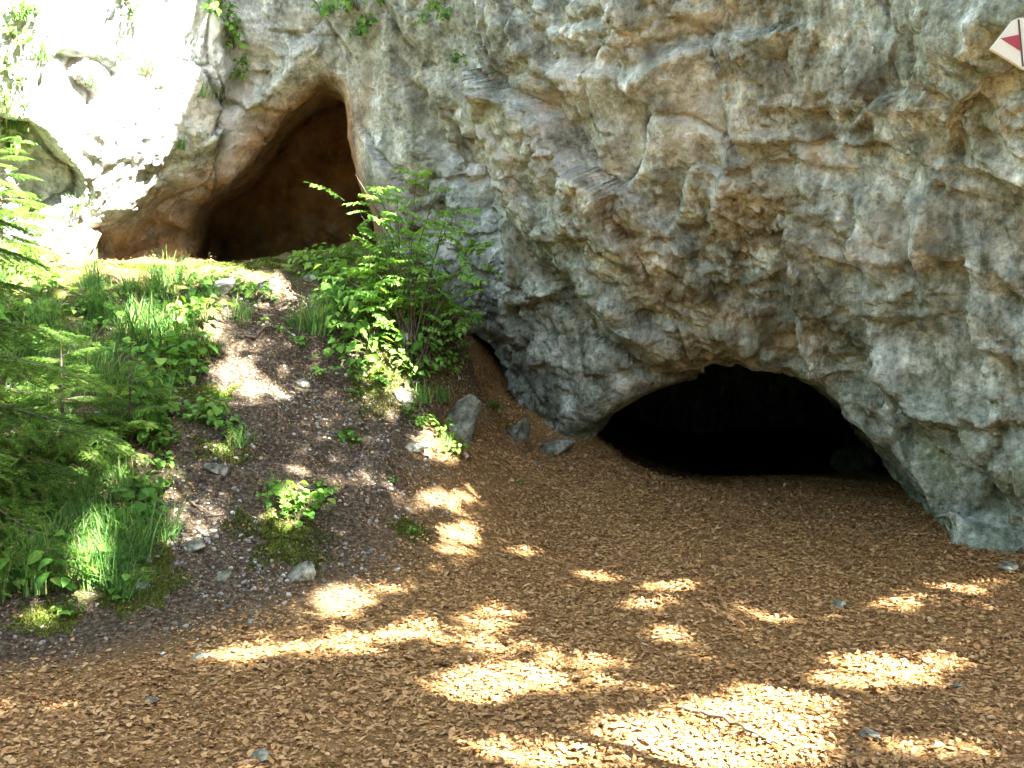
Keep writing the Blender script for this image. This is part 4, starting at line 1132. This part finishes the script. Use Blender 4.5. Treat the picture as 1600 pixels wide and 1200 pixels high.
for k, (bx, by, rx, ry, hg, lab) in enumerate([(440, 840, 62, 26, .05, 'wide moss hummock below the sunlit herbs'), (215, 905, 55, 30, .04, 'moss mat beside the stone at the bank foot'), (72, 968, 48, 16, .04, 'small moss mat at the gravel edge of the leaves'),
    (642, 830, 26, 10, .04, 'round moss pad beside the sun patch'), (325, 612, 40, 14, .05, 'yellow green moss step lit by the sun'), (540, 685, 12, 10, .03, 'tiny moss dot on the dark bank'), (400, 412, 110, 8, .05, 'mossy lip of the terrace under the upper cave'), (230, 420, 110, 9, .05, 'mossy ledge of the terrace before the bright cliff'), (590, 590, 40, 24, .04, 'moss mat at the roots of the shrub'), (345, 700, 40, 14, .03, 'dark moss strip below the stony slope herbs')]):
    moss(bx, by, rx, ry, hg * .35, lab, 300 + k)

# ------------------------------------------------------------------ roots, twigs, sign
def stick(pts, r0, r1, name, lab, cat, mat, lift=.01):
    ws = []
    for bx, by, dz in pts:
        l = hit(bx, by)[0]; ws.append((l.x, l.y, l.z + lift + dz))
    t = np.linspace(0, 1, 16); kk = np.linspace(0, 1, len(ws)); ws = np.array(ws)
    path = np.stack([np.interp(t, kk, ws[:, a]) for a in range(3)], 1)
    path[1:-1] += rng.normal(size=(14, 3)) * r0 * .5
    mb = MB(); mb.add(*tube(path, np.linspace(r0, r1, 16), 7))
    me = mb.mesh(name); return tag(obj(name, me, M[mat]), lab, cat)
stick([(1058, 1112, .01), (1120, 1135, .03), (1170, 1152, .02), (1230, 1172, .0)], .010, .004, 'fallen_twig', 'crooked dead twig lying across the sunlit leaves', 'twig', 'twig')
stick([(679, 850, .0), (678, 825, .03)], .004, .002, 'fallen_twig', 'short pale twig standing up by the moss pad', 'twig', 'twig')
stick([(1120, 1128, .02), (1150, 1110, .02), (1165, 1095, .0)], .005, .002, 'fallen_twig', 'thin side twig beside the crooked dead twig', 'twig', 'twig')
stick([(375, 528, .0), (398, 534, .03), (415, 522, .05), (432, 518, .02)], .016, .008, 'tree_root', 'dark bare root crossing the hollow of the bank path', 'root', 'bark')
stick([(395, 500, .05), (412, 505, .06), (440, 498, .02)], .012, .007, 'tree_root', 'thin root in the dark hollow under the slanting slab', 'root', 'bark')
stick([(300, 790, .01), (330, 812, .02), (350, 808, .01)], .008, .004, 'fallen_twig', 'dead twig on the gravel slope', 'twig', 'twig')
stick([(1000, 1010, .01), (1040, 1003, .02), (1085, 1008, .01)], .005, .003, 'fallen_twig', 'thin twig in the leaf carpet before the low cave', 'twig', 'twig')
pl = hit(728, 720)[0]
v, f = leaf_mesh(.06, .9, .3, .2); me = mesh_np('fallen_petal', v, f); attr(me, 'rnd', np.zeros(len(v)))
M['pink'] = plain_material('pink', (.38, .20, .24), (.52, .30, .33), 60)
tag(obj('fallen_petal', me, M['pink'], loc=pl + Vector((0, 0, .02)), rot=(.9, .2, .6)), 'single pink petal on the soil by the rock rib', 'petal')

# the trail sign on its post beside the clearing
SD = 3.0
def extrude(poly, y0_, y1_, name):
    n = len(poly)
    V = [(x, y0_, z) for x, z in poly] + [(x, y1_, z) for x, z in poly]
    bm = bmesh.new(); vs = [bm.verts.new(v) for v in V]
    bm.faces.new(vs[:n]); bm.faces.new(vs[n:][::-1])
    for k in range(n): bm.faces.new([vs[k], vs[n + k], vs[n + (k + 1) % n], vs[(k + 1) % n]])
    bmesh.ops.recalc_face_normals(bm, faces=bm.faces)
    me = bpy.data.meshes.new(name); bm.to_mesh(me); bm.free(); return me
def spt(px_, py_): 
    q = U(px_, py_, SD); return (q[0], q[2])
pbase = np.array([U(1668, 600, SD)[0], SD + .06])
sg = bpy.data.objects.new('trail_sign', None); COL.objects.link(sg); tag(sg, 'white arrow trail sign with red triangle on a wooden post', 'sign')
sg.location = (pbase[0], pbase[1], gz(*pbase)[0]); bpy.context.view_layer.update()
inv = sg.matrix_world.inverted()
def spart(name, me, mat, parent=None):
    me.transform(inv); return obj(name, me, M[mat], parent or sg)
plate = spart('sign_plate', extrude([spt(*q) for q in [(1548, 76), (1584, 31), (1592, 28), (1790, 22), (1800, 112), (1600, 108)]], SD, SD + .012, 'sign_plate'), 'white')
spart('red_triangle', extrude([spt(*q) for q in [(1564, 60), (1593.5, 54), (1596.5, 81)]], SD - .003, SD - .0005, 'red_triangle'), 'red', plate)
spart('divider_line', extrude([spt(*q) for q in [(1590, 31), (1592, 31), (1599, 104), (1597, 104)]], SD - .004, SD - .0004, 'divider_line'), 'black', plate)
mb = MB(); t = np.linspace(-.1, 2.75, 9); mb.add(*tube(np.stack([0 * t, 0 * t, t], 1), np.full(9, .042), 10)); me = mb.mesh('post'); obj('post', me, M['wood'], sg)

# ================================================================== THE TREES BEHIND THE CAMERA: beeches whose crowns break the sunlight
SUNP = [  # bearings where the photograph shows sun flecks reaching the ground: px, py, rx, ry
    (460, 1003, 95, 18), (560, 985, 60, 12), (730, 962, 85, 24), (640, 975, 60, 14), (860, 1030, 100, 32), (770, 1065, 90, 22), (930, 1010, 40, 14), (742, 770, 42, 18), (728, 832, 34, 20), (660, 775, 40, 10), (840, 845, 40, 8),
    (1075, 898, 50, 8), (1010, 930, 40, 8), (1180, 945, 110, 8), (1070, 975, 50, 12), (1110, 1010, 34, 12), (1420, 1020, 85, 26), (1280, 1055, 110, 16), (1390, 1060, 50, 14), (1085, 1108, 70, 26), (1250, 1125, 100, 22), (1200, 1140, 60, 16), (830, 1160, 140, 22), (1110, 1165, 150, 30), (1490, 1140, 95, 30), (940, 1150, 60, 14), (800, 1180, 90, 12), (1000, 1120, 50, 14), (900, 1060, 70, 12),
    (1545, 890, 50, 9), (1470, 915, 60, 7), (1550, 932, 24, 8), (1400, 930, 50, 5), (405, 1182, 40, 14), (940, 885, 40, 7), (1180, 1085, 60, 10), (1320, 1085, 40, 8),
    (395, 605, 70, 20), (375, 565, 34, 24), (335, 495, 20, 30), (310, 472, 24, 16), (455, 790, 30, 40), (530, 745, 70, 10), (460, 720, 50, 8), (620, 570, 34, 60), (655, 480, 50, 40), (670, 420, 60, 30), (610, 520, 40, 40), (690, 690, 30, 26), (250, 428, 150, 7), (400, 408, 80, 5), (130, 880, 24, 44), (150, 840, 24, 20), (90, 930, 50, 20), (560, 910, 60, 10), (520, 940, 50, 10), (600, 350, 80, 60), (650, 300, 60, 40), (740, 380, 30, 30), (60, 330, 130, 120), (1520, 1195, 40, 10), (360, 690, 30, 14), (240, 500, 60, 24)]
DIM = [(60, 1085, 110, 22), (150, 1160, 110, 16), (250, 1120, 60, 10), (640, 900, 120, 14), (300, 800, 60, 60), (200, 720, 90, 50), (60, 640, 90, 50), (1000, 1050, 80, 20), (1500, 1000, 80, 20), (800, 930, 60, 12), (1300, 990, 80, 12), (1560, 1090, 60, 10)]
crowns = [((3.3, .7), (3.0, 2.7, 8.5), (3.3, 3.1, 2.7)), ((4.6, -1.6), (4.6, -1.4, 7.8), (2.9, 2.7, 2.4)), ((7.6, .6), (7.3, .9, 8.6), (3.2, 2.8, 2.7)), ((6.3, 4.0), (5.9, 3.7, 7.4), (2.7, 2.3, 2.6)), ((9.8, 3.0), (9.6, 3.1, 9.3), (3.0, 2.8, 2.6)), ((2.6, -3.6), (2.7, -3.4, 7.6), (2.5, 2.3, 2.3)), ((10.3, -1.4), (10.0, -1.3, 9.6), (2.9, 2.9, 2.6)), ((6.6, -3.6), (6.5, -3.4, 9.2), (2.8, 2.4, 2.6))]
nS = 420000
x_, y_ = rng.uniform(-6.5, 5.2, nS), rng.uniform(2.2, 11.0, nS)
z_ = ground_z(x_, y_) + rng.random(nS) * .15
gpx, gpy = P(np.stack([x_, y_, z_], 1))
wob = 1 + 1.5 * noise3(np.stack([x_ * 1.5, y_ * 4.5, 0 * x_], 1), 97) + 1.1 * noise3(np.stack([x_ * 4, y_ * 11, 0 * x_], 1), 98)
litm = np.zeros(nS)
for bx, by, rx, ry in [(a_, b_, c_, max(d_, 12) if b_ > 850 else d_) for a_, b_, c_, d_ in SUNP]: litm = np.maximum(litm, np.where(((gpx - bx) / rx) ** 2 + ((gpy - by) / ry) ** 2 < (wob * 2.0 + .2 if by > 850 or bx > 640 else wob * 1.0 + .1), 1, 0))
for bx, by, rx, ry in DIM: litm = np.maximum(litm, np.where(((gpx - bx) / rx) ** 2 + ((gpy - by) / ry) ** 2 < wob, .8, 0))
zc = rng.uniform(5.0, 11.8, nS)
tt = (zc - z_) / S[2]
lp = np.stack([x_, y_, z_], 1) + tt[:, None] * S
own = -np.ones(nS, int)
for k, (tr, c, rad) in enumerate(crowns):
    dd = (((lp - np.array(c)) / np.array(rad)) ** 2).sum(1)
    own = np.where((own < 0) & (dd < 1 + .25 * noise3(lp * .9, 99)), k, own)
keep = (own >= 0) & (rng.random(nS) > litm)
# leave the sunlit cliff free: a twig that would shade it is not there
def shades_cliff(p):
    m = np.zeros(len(p), bool)
    for t in np.arange(3, 20, .3):
        q = p - t * S
        inr = (q[:, 0] > -8) & (q[:, 0] < -2.7) & (q[:, 2] > ground_z(q[:, 0], q[:, 1]) + .3) & (q[:, 1] > face_y(q[:, 0], q[:, 2]) - .15)
        m |= inr
    return m
lp, own = lp[keep], own[keep]
sel = rng.random(len(lp)) < min(1, 135000 / len(lp))
lp, own = lp[sel], own[sel]
sc_ = shades_cliff(lp) & (rng.random(len(lp)) > .05)
lp, own = lp[~sc_], own[~sc_]
for bx, by, d, rad, pr in [(600, 310, 8.9, .32, .8), (650, 300, 9.0, .3, .7), (660, 440, 8.9, .35, .85), (620, 540, 8.6, .3, .85), (730, 460, 9.2, .3, .6), (740, 520, 9.3, .2, .6), (60, 320, 9.0, .7, .9), (100, 360, 9.2, .5, .8), (20, 640, 6.6, .15, .7), (130, 620, 7.0, .12, .7)]:
    c = U(bx, by, d); v_ = lp - c; al = v_ @ S
    dist = np.linalg.norm(v_ - al[:, None] * S, axis=1)
    kp = ~((dist < rad) & (rng.random(len(lp)) < pr))
    lp, own = lp[kp], own[kp]
print('crown leaves', len(lp))
ctpl = [leaf_tpl(1, .8, .1, .15), leaf_tpl(1, .7, .2, -.1)]
NAMES = ['leaning beech whose crown reaches over the clearing', 'beech overhanging the clearing beside the sign post', 'broad beech outside the clearing towards the sun', 'slim beech next to the end of the buttress', 'tall beech farthest out on the sunny side', 'beech standing behind the viewpoint', 'old beech behind the broad beech', 'beech between the viewpoint and the old beech']
for k, (tr, c, rad) in enumerate(crowns):
    e = bpy.data.objects.new('beech_tree', None); COL.objects.link(e); e.location = (tr[0], tr[1], gz(*tr)[0]); tag(e, NAMES[k], 'tree', 'beeches behind the viewpoint')
    o_ = np.array(e.location)
    mb = MB(); top = np.array(c) + [0, 0, rad[2] * .7] - o_
    t = np.linspace(0, 1, 12)[:, None]
    path = t * top + np.sin(t * 5 + k) * .12 * (1 - t); path[0, 2] = -.2
    mb.add(*tube(path, np.linspace(.17, .03, 12), 10)); me = mb.mesh('trunk'); obj('trunk', me, M['bark'], e)
    mb = MB()
    for j in range(14):
        st = path[5 + j % 6]; d = rng.normal(size=3); d /= np.linalg.norm(d)
        en = np.array(c) - o_ + d * np.array(rad) * .75
        mid = (st + en) / 2 + [0, 0, .2]
        mb.add(*tube([st, mid, en], [.05, .03, .008], 6))
    me = mb.mesh('limbs'); obj('limb', me, M['bark'], e)
    m = own == k
    n = m.sum()
    if n:
        me = scatter(ctpl, lp[m] - o_, frames(np.tile(S * .9, (n, 1)), rng.uniform(0, 6.28, n), np.full(n, .55), rng), rng.uniform(.075, .115, n), rng.random(n) * .6)
        obj('crown', me, M['crown'], e)

# ------------------------------------------------------------------ unseen wood, added behind the viewpoint to cut the low sky light
nW = 24000
th = np.radians(rng.uniform(165, 372, nW)); rd = rng.uniform(13.5, 19.0, nW)
hgt = rng.random(nW) ** .8 * (8.5 + 2.0 * np.sin(th * 9) + 1.2 * np.sin(th * 23))
wx, wy = rd * np.cos(th), 2 + rd * np.sin(th)
nrmw = np.stack([-np.cos(th), -np.sin(th), np.full(nW, .8)], 1)
me = scatter(ctpl, np.stack([wx, wy, hgt + .2], 1), frames(nrmw, rng.uniform(0, 6.28, nW), np.full(nW, .6), rng), rng.uniform(.35, .6, nW), rng.random(nW) * .6)
wood = obj('forest', me, M['crown'])
tag(wood, 'unseen beech wood added behind the viewpoint to cut low sky light', 'forest', kind='stuff')
mb = MB()
for k in range(46):
    a = math.radians(rng.uniform(165, 372)); r_ = rng.uniform(14, 19)
    x, y = r_ * math.cos(a), 2 + r_ * math.sin(a)
    mb.add(*tube([(x, y, -.3), (x + rng.normal() * .2, y, 4), (x + rng.normal() * .4, y, 9)], [.2, .15, .06], 7))
me = mb.mesh('trunks'); obj('trunk', me, M['bark'], wood)['kind'] = 'stuff'
